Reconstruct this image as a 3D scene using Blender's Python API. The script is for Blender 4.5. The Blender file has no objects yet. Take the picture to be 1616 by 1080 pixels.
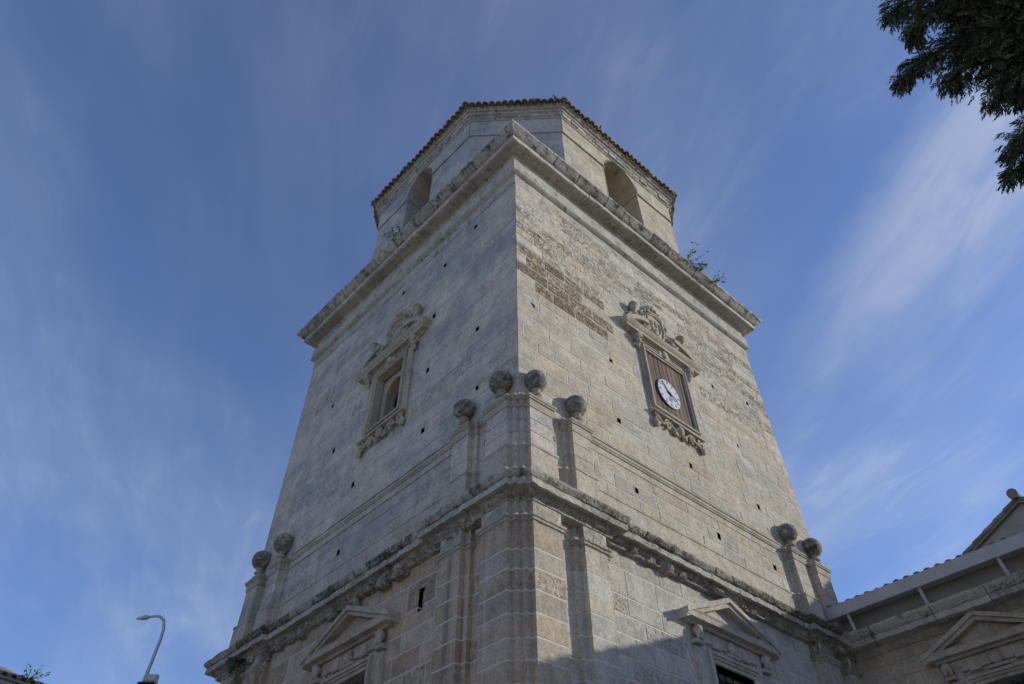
import bpy, bmesh, math, random
from mathutils import Vector, Matrix, noise

S = bpy.context.scene
col = S.collection
rad = math.radians

# ------------------------------------------------------------------ camera, sky, sun, exposure
CAM = Vector((-7.206, -7.726, 1.6)); FOC = 1124.88; PITCH, YAW, ROLL = 0.865, 0.746, -0.013
fwd = Vector((math.cos(PITCH)*math.sin(YAW), math.cos(PITCH)*math.cos(YAW), math.sin(PITCH)))
rgt0 = Vector((math.cos(YAW), -math.sin(YAW), 0)); up0 = rgt0.cross(fwd)
rgt = rgt0*math.cos(ROLL) + up0*math.sin(ROLL); upv = -rgt0*math.sin(ROLL) + up0*math.cos(ROLL)
cd = bpy.data.cameras.new('camera'); cam = bpy.data.objects.new('camera', cd); col.objects.link(cam)
cam.matrix_world = Matrix(((rgt.x, upv.x, -fwd.x, CAM.x), (rgt.y, upv.y, -fwd.y, CAM.y), (rgt.z, upv.z, -fwd.z, CAM.z), (0, 0, 0, 1)))
cd.sensor_fit = 'HORIZONTAL'; cd.sensor_width = 36.0; cd.lens = 36.0*FOC/1616
cd.shift_x = -3.36/1616; cd.shift_y = -114.26/1616; cd.clip_start = 0.1; cd.clip_end = 3000
S.camera = cam
S.view_settings.view_transform = 'Standard'; S.view_settings.look = 'None'
S.view_settings.gamma = 1.0; S.view_settings.use_curve_mapping = False
S.view_settings.exposure = EXPO = 0.38

SUN = Vector((1.5, -1.0, 0.56)).normalized()          # direction towards the sun
sl = bpy.data.lights.new('sun', 'SUN'); so = bpy.data.objects.new('sun', sl); col.objects.link(so)
sl.energy = 2.7; sl.angle = rad(0.53); sl.color = (1.0, 0.975, 0.84)
so.rotation_euler = SUN.to_track_quat('Z', 'Y').to_euler(); so.location = (20, -20, 30)

W0 = bpy.data.worlds.new('World'); S.world = W0; W0.use_nodes = True
nt = W0.node_tree; nt.nodes.clear()
def nd(t, typ, **kw):
    n = t.nodes.new(typ)
    for k, v in kw.items(): setattr(n, k, v)
    return n
def build_world():
    L = nt.links.new
    out = nd(nt, 'ShaderNodeOutputWorld'); bg = nd(nt, 'ShaderNodeBackground'); bg.inputs[1].default_value = 0.15
    sky = nd(nt, 'ShaderNodeTexSky'); sky.sky_type = 'NISHITA'; sky.sun_disc = False
    sky.sun_elevation = math.asin(SUN.z); sky.sun_rotation = math.atan2(SUN.x, SUN.y)
    sky.altitude = 600; sky.air_density = 1.0; sky.dust_density = 0.3; sky.ozone_density = 6.0
    # thin cirrus on a high flat layer: direction / height gives the place on the layer
    tc = nd(nt, 'ShaderNodeTexCoord'); sp = nd(nt, 'ShaderNodeSeparateXYZ'); L(tc.outputs['Generated'], sp.inputs[0])
    mx = nd(nt, 'ShaderNodeMath', operation='MAXIMUM'); L(sp.outputs[2], mx.inputs[0]); mx.inputs[1].default_value = 0.06
    dx = nd(nt, 'ShaderNodeMath', operation='DIVIDE'); L(sp.outputs[0], dx.inputs[0]); L(mx.outputs[0], dx.inputs[1])
    dy = nd(nt, 'ShaderNodeMath', operation='DIVIDE'); L(sp.outputs[1], dy.inputs[0]); L(mx.outputs[0], dy.inputs[1])
    cb = nd(nt, 'ShaderNodeCombineXYZ'); L(dx.outputs[0], cb.inputs[0]); L(dy.outputs[0], cb.inputs[1])
    def layer(rot, sc, off, nscale, detail, lo, hi, dist=0.6):
        m0 = nd(nt, 'ShaderNodeMapping'); L(cb.outputs[0], m0.inputs[0]); m0.inputs['Rotation'].default_value = (0, 0, rad(rot))
        mp = nd(nt, 'ShaderNodeMapping'); L(m0.outputs[0], mp.inputs[0]); mp.inputs['Scale'].default_value = sc; mp.inputs['Location'].default_value = off
        n = nd(nt, 'ShaderNodeTexNoise'); L(mp.outputs[0], n.inputs['Vector'])
        n.inputs['Scale'].default_value = nscale; n.inputs['Detail'].default_value = detail; n.inputs['Roughness'].default_value = 0.55
        n.inputs['Distortion'].default_value = dist
        mr = nd(nt, 'ShaderNodeMapRange', interpolation_type='SMOOTHSTEP'); L(n.outputs[0], mr.inputs[0])
        mr.inputs[1].default_value = lo; mr.inputs[2].default_value = hi
        return mr.outputs[0]
    def op(o, x, y, clamp=False):
        n = nd(nt, 'ShaderNodeMath', operation=o, use_clamp=clamp)
        for i, v in enumerate((x, y)):
            if isinstance(v, (int, float)): n.inputs[i].default_value = v
            else: L(v, n.inputs[i])
        return n.outputs[0]
    def sstep(x, lo, hi):
        mr = nd(nt, 'ShaderNodeMapRange', interpolation_type='SMOOTHSTEP'); L(x, mr.inputs[0]); mr.inputs[1].default_value = lo; mr.inputs[2].default_value = hi
        return mr.outputs[0]
    veil = layer(CL_ROT, (0.6, 0.95, 1), VOFF, 1.25, 3, 0.32, 0.76, 0.3)        # broad thin veil
    streak = layer(CL_ROT, (0.7, 3.4, 1), (0.4, 1.3, 0), 1.5, 5, 0.40, 0.80, 0.5)        # drawn-out fibres
    wisp = layer(CL_ROT - 12, (1.4, 4.5, 1), (5.3, 0.6, 0), 3.0, 7, 0.42, 0.78, 0.8)
    # one denser cirrus band lying along the same wind direction
    mp = nd(nt, 'ShaderNodeMapping'); L(cb.outputs[0], mp.inputs[0]); mp.inputs['Rotation'].default_value = (0, 0, rad(-56))
    bs = nd(nt, 'ShaderNodeSeparateXYZ'); L(mp.outputs[0], bs.inputs[0]); u, v = bs.outputs[0], bs.outputs[1]
    nw = layer(CL_ROT, (1.2, 3.0, 1), (7.3, 2.6, 0), 3.2, 7, 0.25, 0.80, 0.6)
    vv = op('ADD', v, op('MULTIPLY', op('SUBTRACT', nw, 0.5), 0.09))
    band = op('MULTIPLY', op('MULTIPLY', sstep(vv, -1.12, -0.84), sstep(vv, -0.67, -0.80)), op('MULTIPLY', sstep(u, 0.0, 0.22), sstep(u, 1.25, 0.45)))
    band = op('MULTIPLY', band, op('ADD', op('MULTIPLY', nw, 0.55), 0.35))
    f = op('ADD', op('MULTIPLY', veil, VEIL), op('MULTIPLY', op('MULTIPLY', streak, 0.12), op('ADD', veil, 0.30)))
    f = op('ADD', f, op('MULTIPLY', op('MULTIPLY', wisp, veil), 0.16))
    f = op('ADD', f, op('ADD', op('MULTIPLY', band, 0.60), 0.035), True)
    class _O: pass
    m4 = _O(); m4.outputs = [f]
    mix = nd(nt, 'ShaderNodeMix', data_type='RGBA'); L(m4.outputs[0], mix.inputs[0])
    wb = nd(nt, 'ShaderNodeMix', data_type='RGBA', blend_type='MULTIPLY'); wb.inputs[0].default_value = 1.0      # the camera's cool white balance
    L(sky.outputs[0], wb.inputs[6]); wb.inputs[7].default_value = (1.07, 0.90, 0.94, 1)
    L(wb.outputs[2], mix.inputs[6]); mix.inputs[7].default_value = (3.35, 3.6, 4.05, 1)
    L(mix.outputs[2], bg.inputs[0]); L(bg.outputs[0], out.inputs[0])
CL_ROT = -58; VEIL = 0.17; VOFF = (0.3, 0.9, 0)
build_world()

# ------------------------------------------------------------------ small helpers
R = random.Random(7)
def tag(o, label=None, cat=None, group=None, kind=None):
    if label: o['label'] = label
    if cat: o['category'] = cat
    if group: o['group'] = group
    if kind: o['kind'] = kind
    return o
def empty(name, loc=(0, 0, 0)):
    o = bpy.data.objects.new(name, None); o.location = loc; o.empty_display_size = 0.3; col.objects.link(o); return o
def pix(p):
    v = Vector(p) - CAM; z = v.dot(fwd)
    if z < 0.1: return None
    return (811.36 + FOC*v.dot(rgt)/z, 425.74 - FOC*v.dot(upv)/z)

class Face:                     # a wall plane: s along it, d outwards, z up
    def __init__(f, o, t, n): f.o, f.t, f.n = Vector(o), Vector(t), Vector(n)
    def p(f, s, d, z):
        q = f.o + f.t*s + f.n*d
        return Vector((q.x, q.y, z))

class MB:                       # collects solids, builds ONE mesh object
    def __init__(m): m.v, m.f, m.c = [], [], []
    def add(m, vs, fs, tone=(.5, .5, .5)):
        b = len(m.v); m.v += [tuple(x) for x in vs]; m.f += [tuple(i + b for i in q) for q in fs]; m.c += [tone]*len(vs)
    def box(m, F, s0, s1, d0, d1, z0, z1, ch=0.0, tone=(.5, .5, .5), jit=0.0, rng=R):
        P = F.p
        j = (lambda: rng.uniform(-jit, jit)) if jit else (lambda: 0.0)
        vs = [P(s0, d0, z0), P(s1, d0, z0), P(s1, d0, z1), P(s0, d0, z1)]
        if ch <= 0:
            vs += [P(s0, d1, z0), P(s1, d1, z0), P(s1, d1, z1), P(s0, d1, z1)]
            fs = [(0, 1, 2, 3), (4, 5, 6, 7)] + [(i, (i+1) % 4, 4+(i+1) % 4, 4+i) for i in range(4)]
        else:
            vs += [P(s0, d1-ch, z0), P(s1, d1-ch, z0), P(s1, d1-ch, z1), P(s0, d1-ch, z1)]
            c2 = min(ch, (s1-s0)*.4, (z1-z0)*.4)
            vs += [P(s0+c2, d1+j(), z0+c2), P(s1-c2, d1+j(), z0+c2), P(s1-c2, d1+j(), z1-c2), P(s0+c2, d1+j(), z1-c2)]
            fs = [(0, 1, 2, 3)] + [(i, (i+1) % 4, 4+(i+1) % 4, 4+i) for i in range(4)]
            fs += [(4+i, 4+(i+1) % 4, 8+(i+1) % 4, 8+i) for i in range(4)] + [(8, 9, 10, 11)]
        m.add(vs, fs, tone)
    def poly(m, F, pts, d0, d1, tone=(.5, .5, .5)):        # outline (s,z) pushed from d0 to d1
        n = len(pts)
        vs = [F.p(s, d0, z) for s, z in pts] + [F.p(s, d1, z) for s, z in pts]
        m.add(vs, [tuple(range(n)), tuple(range(n, 2*n))] + [(i, (i+1) % n, n+(i+1) % n, n+i) for i in range(n)], tone)
    def sweep(m, path, prof, closed=False, step=0.0, ero=0.0, esc=3.0, t0=0.0, t1=1.0, tone=(.5, .5, .5)):
        """profile (d,z) carried along a plan path whose outside is on the right hand"""
        pts = [Vector(p) for p in path]; n = len(pts)
        ne = n if closed else n-1
        dirs = [(pts[(i+1) % n]-pts[i]).normalized() for i in range(ne)]
        nor = [Vector((t.y, -t.x)) for t in dirs]
        def off(i, d):
            if closed: a, b = nor[(i-1) % ne], nor[i % ne]
            else:
                a = nor[max(i-1, 0)]; b = nor[min(i, ne-1)]
            k = 1 + a.dot(b)
            return pts[i % n] + (a+b)*(d/k if k > .05 else 0)
        rings = []
        for e in range(ne):
            ln = (pts[(e+1) % n]-pts[e]).length
            k = max(1, int(ln*(t1-t0)/step)) if step else 1
            for q in range(k):
                rings.append((e, t0+(t1-t0)*q/k))
            if t1 < 1 or (e == ne-1 and not closed): rings.append((e, t1))
        vs = []
        for e, t in rings:
            for d, z in prof:
                A, B = off(e, d), off(e+1, d)
                q = A.lerp(B, t); v = Vector((q.x, q.y, z))
                if ero:
                    nv = noise.noise_vector(v*esc) + noise.noise_vector(v*esc*3.1)*.5
                    w = max(0, d)/.3 + .35
                    v += nv*ero*min(w, 1.2)
                vs.append(v)
        k = len(prof); fs = []
        nr = len(rings)
        for i in range(nr if closed else nr-1):
            a, b = i*k, ((i+1) % nr)*k
            for j in range(k): fs.append((a+j, a+(j+1) % k, b+(j+1) % k, b+j))
        if not closed: fs += [tuple(range(k)), tuple(range((nr-1)*k, nr*k))]
        m.add(vs, fs, tone)
    def lathe(m, c, prof, seg=16, axis=None, tone=(.5, .5, .5)):
        vs = []; k = len(prof)
        for r, z in prof:
            for i in range(seg):
                a = 2*math.pi*i/seg; v = Vector((r*math.cos(a), r*math.sin(a), z))
                if axis is not None: v = axis @ v
                vs.append(Vector(c)+v)
        fs = [(j*seg+i, j*seg+(i+1) % seg, (j+1)*seg+(i+1) % seg, (j+1)*seg+i) for j in range(k-1) for i in range(seg)]
        fs += [tuple(range(seg)), tuple(range((k-1)*seg, k*seg))]
        m.add(vs, fs, tone)
    def ball(m, c, r, seg=20, sq=1.0, ero=0.0, tone=(.5, .5, .5)):
        K = 12 if seg < 20 else 18
        prof = [(max(.004, r*math.sin(math.pi*i/K)), -r*sq*math.cos(math.pi*i/K)) for i in range(K+1)]
        b = len(m.v); m.lathe(c, prof, seg, None, tone)
        if ero:
            for i in range(b, len(m.v)):
                v = Vector(m.v[i]); m.v[i] = tuple(v + (noise.noise_vector(v*5)+noise.noise_vector(v*14)*.6)*ero)
    def tube(m, pts, rr, seg=7, tone=(.5, .5, .5)):
        pts = [Vector(p) for p in pts]; n = len(pts); vs = []
        r = rr if isinstance(rr, (list, tuple)) else [rr]*n
        u = None
        for i in range(n):
            t = (pts[min(i+1, n-1)]-pts[max(i-1, 0)]).normalized()
            if u is None:
                u = t.orthogonal().normalized()
            u = (u - t*u.dot(t)); u = u.normalized() if u.length > 1e-5 else t.orthogonal().normalized()
            w = t.cross(u)
            for k in range(seg):
                a = 2*math.pi*k/seg; vs.append(pts[i]+(u*math.cos(a)+w*math.sin(a))*r[i])
        fs = [(i*seg+k, i*seg+(k+1) % seg, (i+1)*seg+(k+1) % seg, (i+1)*seg+k) for i in range(n-1) for k in range(seg)]
        fs += [tuple(range(seg)), tuple(range((n-1)*seg, n*seg))]
        m.add(vs, fs, tone)
    def build(m, name, mat, parent=None, smooth=0, normals=True):
        me = bpy.data.meshes.new(name); me.from_pydata(m.v, [], m.f)
        if normals:
            bm = bmesh.new(); bm.from_mesh(me); bmesh.ops.recalc_face_normals(bm, faces=bm.faces); bm.to_mesh(me); bm.free()
        at = me.color_attributes.new('tone', 'FLOAT_COLOR', 'POINT')
        at.data.foreach_set('color', [x for c in m.c for x in (*c, 1.0)])
        if smooth:
            me.shade_smooth(); me.set_sharp_from_angle(angle=rad(smooth))
        me.materials.append(mat)
        o = bpy.data.objects.new(name, me); col.objects.link(o)
        if parent is not None:
            o.parent = parent
            o.matrix_parent_inverse = Matrix.Translation(-world_loc(parent))
        return o
def world_loc(o):
    v = Vector((0, 0, 0))
    while o is not None:
        v = v + o.location - (Vector((0, 0, 0)) if o.parent is None else world_loc(o.parent)*0)
        if o.parent is not None: v = v + o.matrix_parent_inverse.translation
        o = o.parent
    return v
def subtract(rect, holes):
    out = [rect]
    for h in holes:
        nx = []
        for a, b, c, d in out:
            if h[0] >= b or h[1] <= a or h[2] >= d or h[3] <= c: nx.append((a, b, c, d)); continue
            lo, hi = max(c, h[2]), min(d, h[3])
            if c < lo: nx.append((a, b, c, lo))
            if hi < d: nx.append((a, b, hi, d))
            if a < h[0]: nx.append((a, h[0], lo, hi))
            if h[1] < b: nx.append((h[1], b, lo, hi))
        out = nx
    return out

# ------------------------------------------------------------------ materials
def new_mat(name):
    m = bpy.data.materials.new(name); m.use_nodes = True; t = m.node_tree; t.nodes.clear()
    out = nd(t, 'ShaderNodeOutputMaterial'); bs = nd(t, 'ShaderNodeBsdfPrincipled')
    t.links.new(bs.outputs[0], out.inputs[0]); return m, t, bs
def c4(c): return (*c, 1)
def noise_n(t, vec, scale, detail=5, rough=.55, dist=0.0):
    n = nd(t, 'ShaderNodeTexNoise'); t.links.new(vec, n.inputs['Vector'])
    n.inputs['Scale'].default_value = scale; n.inputs['Detail'].default_value = detail
    n.inputs['Roughness'].default_value = rough; n.inputs['Distortion'].default_value = dist
    return n.outputs[0]
def mrange(t, x, a, b, c=0., d=1.):
    n = nd(t, 'ShaderNodeMapRange', interpolation_type='SMOOTHSTEP'); t.links.new(x, n.inputs[0])
    for i, v in enumerate((a, b, c, d)): n.inputs[i+1].default_value = v
    return n.outputs[0]
def mixc(t, f, a, b, blend='MIX'):
    n = nd(t, 'ShaderNodeMix', data_type='RGBA', blend_type=blend)
    for s, v in ((n.inputs[0], f), (n.inputs[6], a), (n.inputs[7], b)):
        if isinstance(v, (tuple, float, int)): s.default_value = v if not isinstance(v, tuple) else c4(v)
        else: t.links.new(v, s)
    return n.outputs[2]
def mth(t, op, a, b=None, clamp=False):
    n = nd(t, 'ShaderNodeMath', operation=op, use_clamp=clamp)
    for i, v in enumerate((a, b)):
        if v is None: continue
        if isinstance(v, (int, float)): n.inputs[i].default_value = v
        else: t.links.new(v, n.inputs[i])
    return n.outputs[0]
def stone(name, a, b, warm, stain=(.10, .10, .095), stain_amt=.5, lichen=0.0, pit=.3, streak=.3, patch=None, bump=.5, fine=.25, lz=None):
    """weathered limestone: two base tints, per-block tone, vertical water streaks, lichen, pits"""
    m, t, bs = new_mat(name); L = t.links.new
    g = nd(t, 'ShaderNodeNewGeometry'); pos = g.outputs['Position']
    at = nd(t, 'ShaderNodeAttribute', attribute_name='tone'); sc = nd(t, 'ShaderNodeSeparateColor'); L(at.outputs[0], sc.inputs[0])
    big = noise_n(t, pos, .33, 5, .6, .4); mid = noise_n(t, pos, 2.3, 6, .62); fin = noise_n(t, pos, 26, 5, .65); med = noise_n(t, pos, 8, 6, .68)
    colr = mixc(t, mrange(t, big, .38, .64), a, b)
    if patch:      # patina patches with their own shape
        pc, lo, hi, scl = patch
        mp = nd(t, 'ShaderNodeMapping'); L(pos, mp.inputs[0]); mp.inputs['Scale'].default_value = scl
        pn = noise_n(t, mp.outputs[0], 1.0, 9, .66, .25)
        colr = mixc(t, mrange(t, pn, lo, hi), colr, pc)
    # block tone: R brightness, G warmth
    colr = mixc(t, mth(t, 'MULTIPLY', sc.outputs[1], .8), colr, warm)
    br = mth(t, 'MULTIPLY_ADD', sc.outputs[0], .62); br.node.inputs[2].default_value = .69
    colr = mixc(t, 1.0, colr, br, 'MULTIPLY')
    mott = mth(t, 'ADD', mrange(t, mid, .25, .8, .80, 1.16), mrange(t, fin, .2, .8, -fine, fine))
    mott = mth(t, 'ADD', mott, mrange(t, med, .25, .75, -.12, .12))
    colr = mixc(t, 1.0, colr, mott, 'MULTIPLY')
    if streak:
        mp = nd(t, 'ShaderNodeMapping'); L(pos, mp.inputs[0]); mp.inputs['Scale'].default_value = (5.5, 5.5, .28)
        st = noise_n(t, mp.outputs[0], 1.0, 4, .6)
        colr = mixc(t, mth(t, 'MULTIPLY', mrange(t, st, .56, .72), streak), colr, stain)
        st2 = noise_n(t, mp.outputs[0], .55, 4, .6)
        colr = mixc(t, mth(t, 'MULTIPLY', mrange(t, st2, .58, .74), streak*.7), colr, (.62, .60, .56))
    if stain_amt:
        sn = noise_n(t, pos, 1.1, 8, .66, .5)
        colr = mixc(t, mth(t, 'MULTIPLY', mrange(t, sn, .52, .72), stain_amt), colr, stain)
    if lichen:
        ln = noise_n(t, pos, 3.4, 9, .72, .3)
        k = mrange(t, ln, .62-.24*lichen, .78-.24*lichen)
        colr = mixc(t, mth(t, 'MULTIPLY', k, .85), colr, (.045, .045, .040))
        ln2 = noise_n(t, pos, 6.5, 6, .7)
        colr = mixc(t, mth(t, 'MULTIPLY', mrange(t, ln2, .62, .72), .35*lichen), colr, (.20, .19, .10))
    # pitted blocks: B
    vo = nd(t, 'ShaderNodeTexVoronoi'); L(pos, vo.inputs['Vector']); vo.inputs['Scale'].default_value = 12; vo.inputs['Randomness'].default_value = 1.0
    pv = mrange(t, vo.outputs['Distance'], .05, .42)
    pamt = mth(t, 'MULTIPLY', mrange(t, sc.outputs[2], .5, .90), mrange(t, med, .30, .52))
    colr = mixc(t, mth(t, 'MULTIPLY', mth(t, 'SUBTRACT', 1.0, pv), mth(t, 'MULTIPLY', pamt, .95)), colr, (.12, .095, .06))
    mps = nd(t, 'ShaderNodeMapping'); L(pos, mps.inputs[0]); mps.inputs['Scale'].default_value = (1.6, 1.6, 9.0)
    scar = noise_n(t, mps.outputs[0], 1.3, 7, .68, .9)
    sk = mth(t, 'MULTIPLY', mrange(t, scar, .52, .66), mrange(t, sc.outputs[2], .5, .85))
    colr = mixc(t, mth(t, 'MULTIPLY', sk, .55), colr, (.18, .165, .135))
    colr = mixc(t, mth(t, 'MULTIPLY', mrange(t, sc.outputs[2], .90, 1.0), mrange(t, med, .30, .55, .25, .8)), colr, (.235, .18, .12))
    L(colr, bs.inputs['Base Color']); bs.inputs['Roughness'].default_value = .93; bs.inputs['Specular IOR Level'].default_value = .15
    h = mth(t, 'ADD', mth(t, 'MULTIPLY', fin, .35), mth(t, 'MULTIPLY', med, .9))
    h = mth(t, 'ADD', h, mth(t, 'MULTIPLY', pv, mth(t, 'ADD', mth(t, 'MULTIPLY', pamt, 3.0), pit*.4)))
    h = mth(t, 'SUBTRACT', h, mth(t, 'MULTIPLY', sk, 1.1))
    bp = nd(t, 'ShaderNodeBump'); bp.inputs['Strength'].default_value = bump; bp.inputs['Distance'].default_value = .03
    L(h, bp.inputs['Height']); L(bp.outputs[0], bs.inputs['Normal'])
    return m
def plain(name, a, b, scale=6., rough=.8, bump=.3, metal=0., spec=.3, stretch=(1, 1, 1), dist=.01):
    m, t, bs = new_mat(name); L = t.links.new
    g = nd(t, 'ShaderNodeNewGeometry'); mp = nd(t, 'ShaderNodeMapping'); L(g.outputs['Position'], mp.inputs[0]); mp.inputs['Scale'].default_value = stretch
    n = noise_n(t, mp.outputs[0], scale, 6, .65); n2 = noise_n(t, mp.outputs[0], scale*5, 4, .6)
    k = mth(t, 'ADD', mth(t, 'MULTIPLY', n, .7), mth(t, 'MULTIPLY', n2, .3))
    at = nd(t, 'ShaderNodeAttribute', attribute_name='tone'); sc = nd(t, 'ShaderNodeSeparateColor'); L(at.outputs[0], sc.inputs[0])
    br = mth(t, 'MULTIPLY_ADD', sc.outputs[0], .7); br.node.inputs[2].default_value = .65
    L(mixc(t, 1.0, mixc(t, mrange(t, k, .34, .66), a, b), br, 'MULTIPLY'), bs.inputs['Base Color'])
    bs.inputs['Roughness'].default_value = rough; bs.inputs['Metallic'].default_value = metal; bs.inputs['Specular IOR Level'].default_value = spec
    bp = nd(t, 'ShaderNodeBump'); bp.inputs['Strength'].default_value = bump; bp.inputs['Distance'].default_value = dist
    L(k, bp.inputs['Height']); L(bp.outputs[0], bs.inputs['Normal'])
    return m
TAN, TAN2, WARM = (.49, .435, .35), (.46, .42, .355), (.48, .375, .26)
M = {}
M['sun_side'] = stone('limestone_honey', TAN, TAN2, WARM, stain=(.22, .20, .165), stain_amt=.30, streak=.22, pit=.3, bump=.95)
M['shade_lifted'] = stone('limestone_shade_lifted', (.57, .51, .425), (.50, .435, .335), (.55, .455, .34), stain=(.22, .215, .215), stain_amt=.5, streak=.42,
                       patch=((.36, .345, .335), .40, .62, (.30, .30, .55)), pit=.45, bump=.7)  # base colour lightened and warmed to lift the shade; the patches are patina
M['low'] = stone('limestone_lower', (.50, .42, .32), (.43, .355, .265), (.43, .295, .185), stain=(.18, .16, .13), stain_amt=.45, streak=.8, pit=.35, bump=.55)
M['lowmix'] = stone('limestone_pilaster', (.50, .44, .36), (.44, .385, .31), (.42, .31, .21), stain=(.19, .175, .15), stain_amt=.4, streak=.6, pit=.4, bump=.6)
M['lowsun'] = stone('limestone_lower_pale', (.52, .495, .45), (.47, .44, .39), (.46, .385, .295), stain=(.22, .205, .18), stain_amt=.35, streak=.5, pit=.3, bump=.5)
M['cornice'] = stone('limestone_cornice', (.44, .41, .35), (.36, .335, .29), (.40, .34, .26), stain=(.12, .115, .10), stain_amt=.45, streak=.25, lichen=.35, pit=.5, bump=.7)
M['lichen'] = stone('limestone_black_lichen', (.44, .42, .37), (.34, .32, .28), (.36, .32, .25), stain=(.09, .09, .08), stain_amt=.55, streak=.2, lichen=.55, pit=.7, bump=.9)
M['ball'] = stone('limestone_ball', (.40, .375, .32), (.31, .29, .245), (.24, .20, .15), stain=(.12, .115, .10), stain_amt=.5, streak=.1, lichen=.45, pit=.7, bump=.9)
M['carved'] = stone('limestone_carved', (.44, .40, .325), (.38, .345, .28), (.44, .35, .25), stain=(.15, .135, .11), stain_amt=.35, streak=.15, lichen=.1, pit=.4, bump=.5)
M['carved_grey'] = stone('limestone_carved_grey', (.44, .40, .335), (.38, .34, .275), (.42, .34, .24), stain=(.12, .115, .10), stain_amt=.4, streak=.15, lichen=.15, pit=.4, bump=.5)
M['belfry'] = stone('limestone_belfry', (.45, .395, .305), (.42, .375, .30), (.45, .36, .25), stain=(.17, .16, .14), stain_amt=.22, streak=.12, pit=.25, bump=.4)
M['belfry_grey'] = stone('limestone_belfry_grey', (.48, .455, .41), (.42, .39, .345), (.48, .40, .30), stain=(.16, .16, .165), stain_amt=.35, streak=.1,
                         patch=((.33, .33, .345), .42, .6, (.4, .4, .5)), pit=.3, bump=.45)
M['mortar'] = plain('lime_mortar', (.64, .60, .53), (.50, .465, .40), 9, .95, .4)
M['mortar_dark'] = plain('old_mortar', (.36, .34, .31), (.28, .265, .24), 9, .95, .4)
M['tile_grey'] = plain('weathered_grey_tile', (.24, .215, .185), (.15, .135, .12), 6, .95, .5)
M['tile'] = plain('clay_tile', (.33, .245, .165), (.19, .155, .115), 7, .9, .5)
M['wood'] = plain('weathered_brown_wood', (.16, .098, .078), (.075, .047, .04), 5.0, .75, .6, stretch=(6, 6, .5))
M['white'] = plain('painted_white_dial', (.55, .56, .59), (.42, .43, .46), 7, .55, .1)
M['iron'] = plain('dark_iron', (.035, .035, .04), (.02, .02, .022), 8, .5, .2, .6)
M['zinc'] = plain('grey_zinc_gutter', (.46, .44, .45), (.38, .365, .37), 3, .55, .15, .0, .4)
M['render'] = plain('grey_render', (.33, .31, .285), (.26, .245, .225), 1.4, .95, .3)
M['steel'] = plain('galvanised_steel', (.50, .51, .53), (.42, .43, .45), 4, .42, .1, .8)
M['dark'] = plain('painted_opening_shade', (.05, .045, .04), (.035, .03, .03), 3, 1, .2)
M['glass'] = plain('dark_window_glass', (.075, .08, .09), (.05, .053, .06), 2, .12, .05, 0, .6)
M['pave'] = plain('stone_paving', (.55, .49, .40), (.46, .41, .335), .8, .9, .3)
M['leaf'] = plain('shrub_leaf', (.22, .30, .075), (.14, .20, .05), 6, .6, .2)
M['leafdark'] = plain('dark_fern', (.08, .115, .045), (.045, .07, .03), 6, .7, .2)
M['needle'] = plain('cypress_foliage', (.085, .105, .06), (.045, .06, .035), 3, .75, .2)
M['bark'] = plain('bark', (.12, .09, .065), (.07, .052, .04), 5, .9, .8, stretch=(3, 3, .6))
M['feather'] = plain('pigeon_feather', (.10, .10, .115), (.05, .05, .06), 20, .7, .1)

# ------------------------------------------------------------------ setting: ground
g = MB(); FG = Face((0, 0), (1, 0), (0, -1))
g.add([(-800, -800, 0), (800, -800, 0), (800, 800, 0), (-800, 800, 0)], [(0, 1, 2, 3)])
tag(g.build('ground', M['pave']), 'pale stone paving around the tower', 'ground', kind='structure')

# ------------------------------------------------------------------ the bell tower
WX, WY = 10.38, 10.0
FR = Face((0, 0), (1, 0), (0, -1)); FL = Face((0, 0), (0, 1), (-1, 0))
FBx = Face((WX, 0), (0, 1), (1, 0)); FBy = Face((0, WY), (1, 0), (0, 1))
tower = empty('bell_tower', (5, 5, 0))
tag(tower, 'tall square limestone bell tower with octagonal belfry, tiled roof and deep cornices', 'tower')

SC_R, SC_L = 5.15, 4.78                 # axes of the upper window bays
LW_R, LW_L = 5.26, 4.60                 # axes of the lower windows
def courses(z0, z1, h0, h1, rng):
    z = [z0]
    while z[-1] < z1 - h1*.7: z.append(z[-1] + rng.uniform(h0, h1))
    z[-1] = z1
    return z
HR = [(.47, 13.12), (3.0, 13.0), (2.96, 11.24), (5.42, 11.2), (7.5, 14.75), (7.96, 12.95), (8.08, 11.2), (3.2, 9.62), (5.9, 9.62), (8.0, 9.62), (.75, 15.9), (9.3, 15.1), (.86, 9.75), (9.05, 10.75), (10.1, 10.75)]
HL = [(2.88, 16.7), (1.33, 13.08), (1.25, 11.3), (3.1, 11.25), (3.17, 13.05), (5.9, 9.55), (5.81, 11.2), (.9, 15.9), (3.15, 14.9), (6.0, 15.2), (.9, 9.75), (7.2, 12.9), (7.9, 14.8), (8.6, 11.0), (4.9, 17.2), (1.6, 17.2)]
def hole(s, z, w=.115, h=.13):
    w *= R.uniform(.85, 1.2); h *= R.uniform(.85, 1.2); return (s-w/2, s+w/2, z-h/2, z+h/2)
holes_R = [hole(*p) for p in HR]; holes_L = [hole(*p, .115, .14) for p in HL] + [hole(2.55, 7.35, .15, .38)]
open_R = (SC_R-.78, SC_R+.78, 12.36, 14.24); open_L = (SC_L-.62, SC_L+.62, 12.45, 14.22)
lop_R = (LW_R-.62, LW_R+.62, 4.6, 6.72); lop_L = (LW_L-.62, LW_L+.62, 4.6, 6.66)

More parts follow.
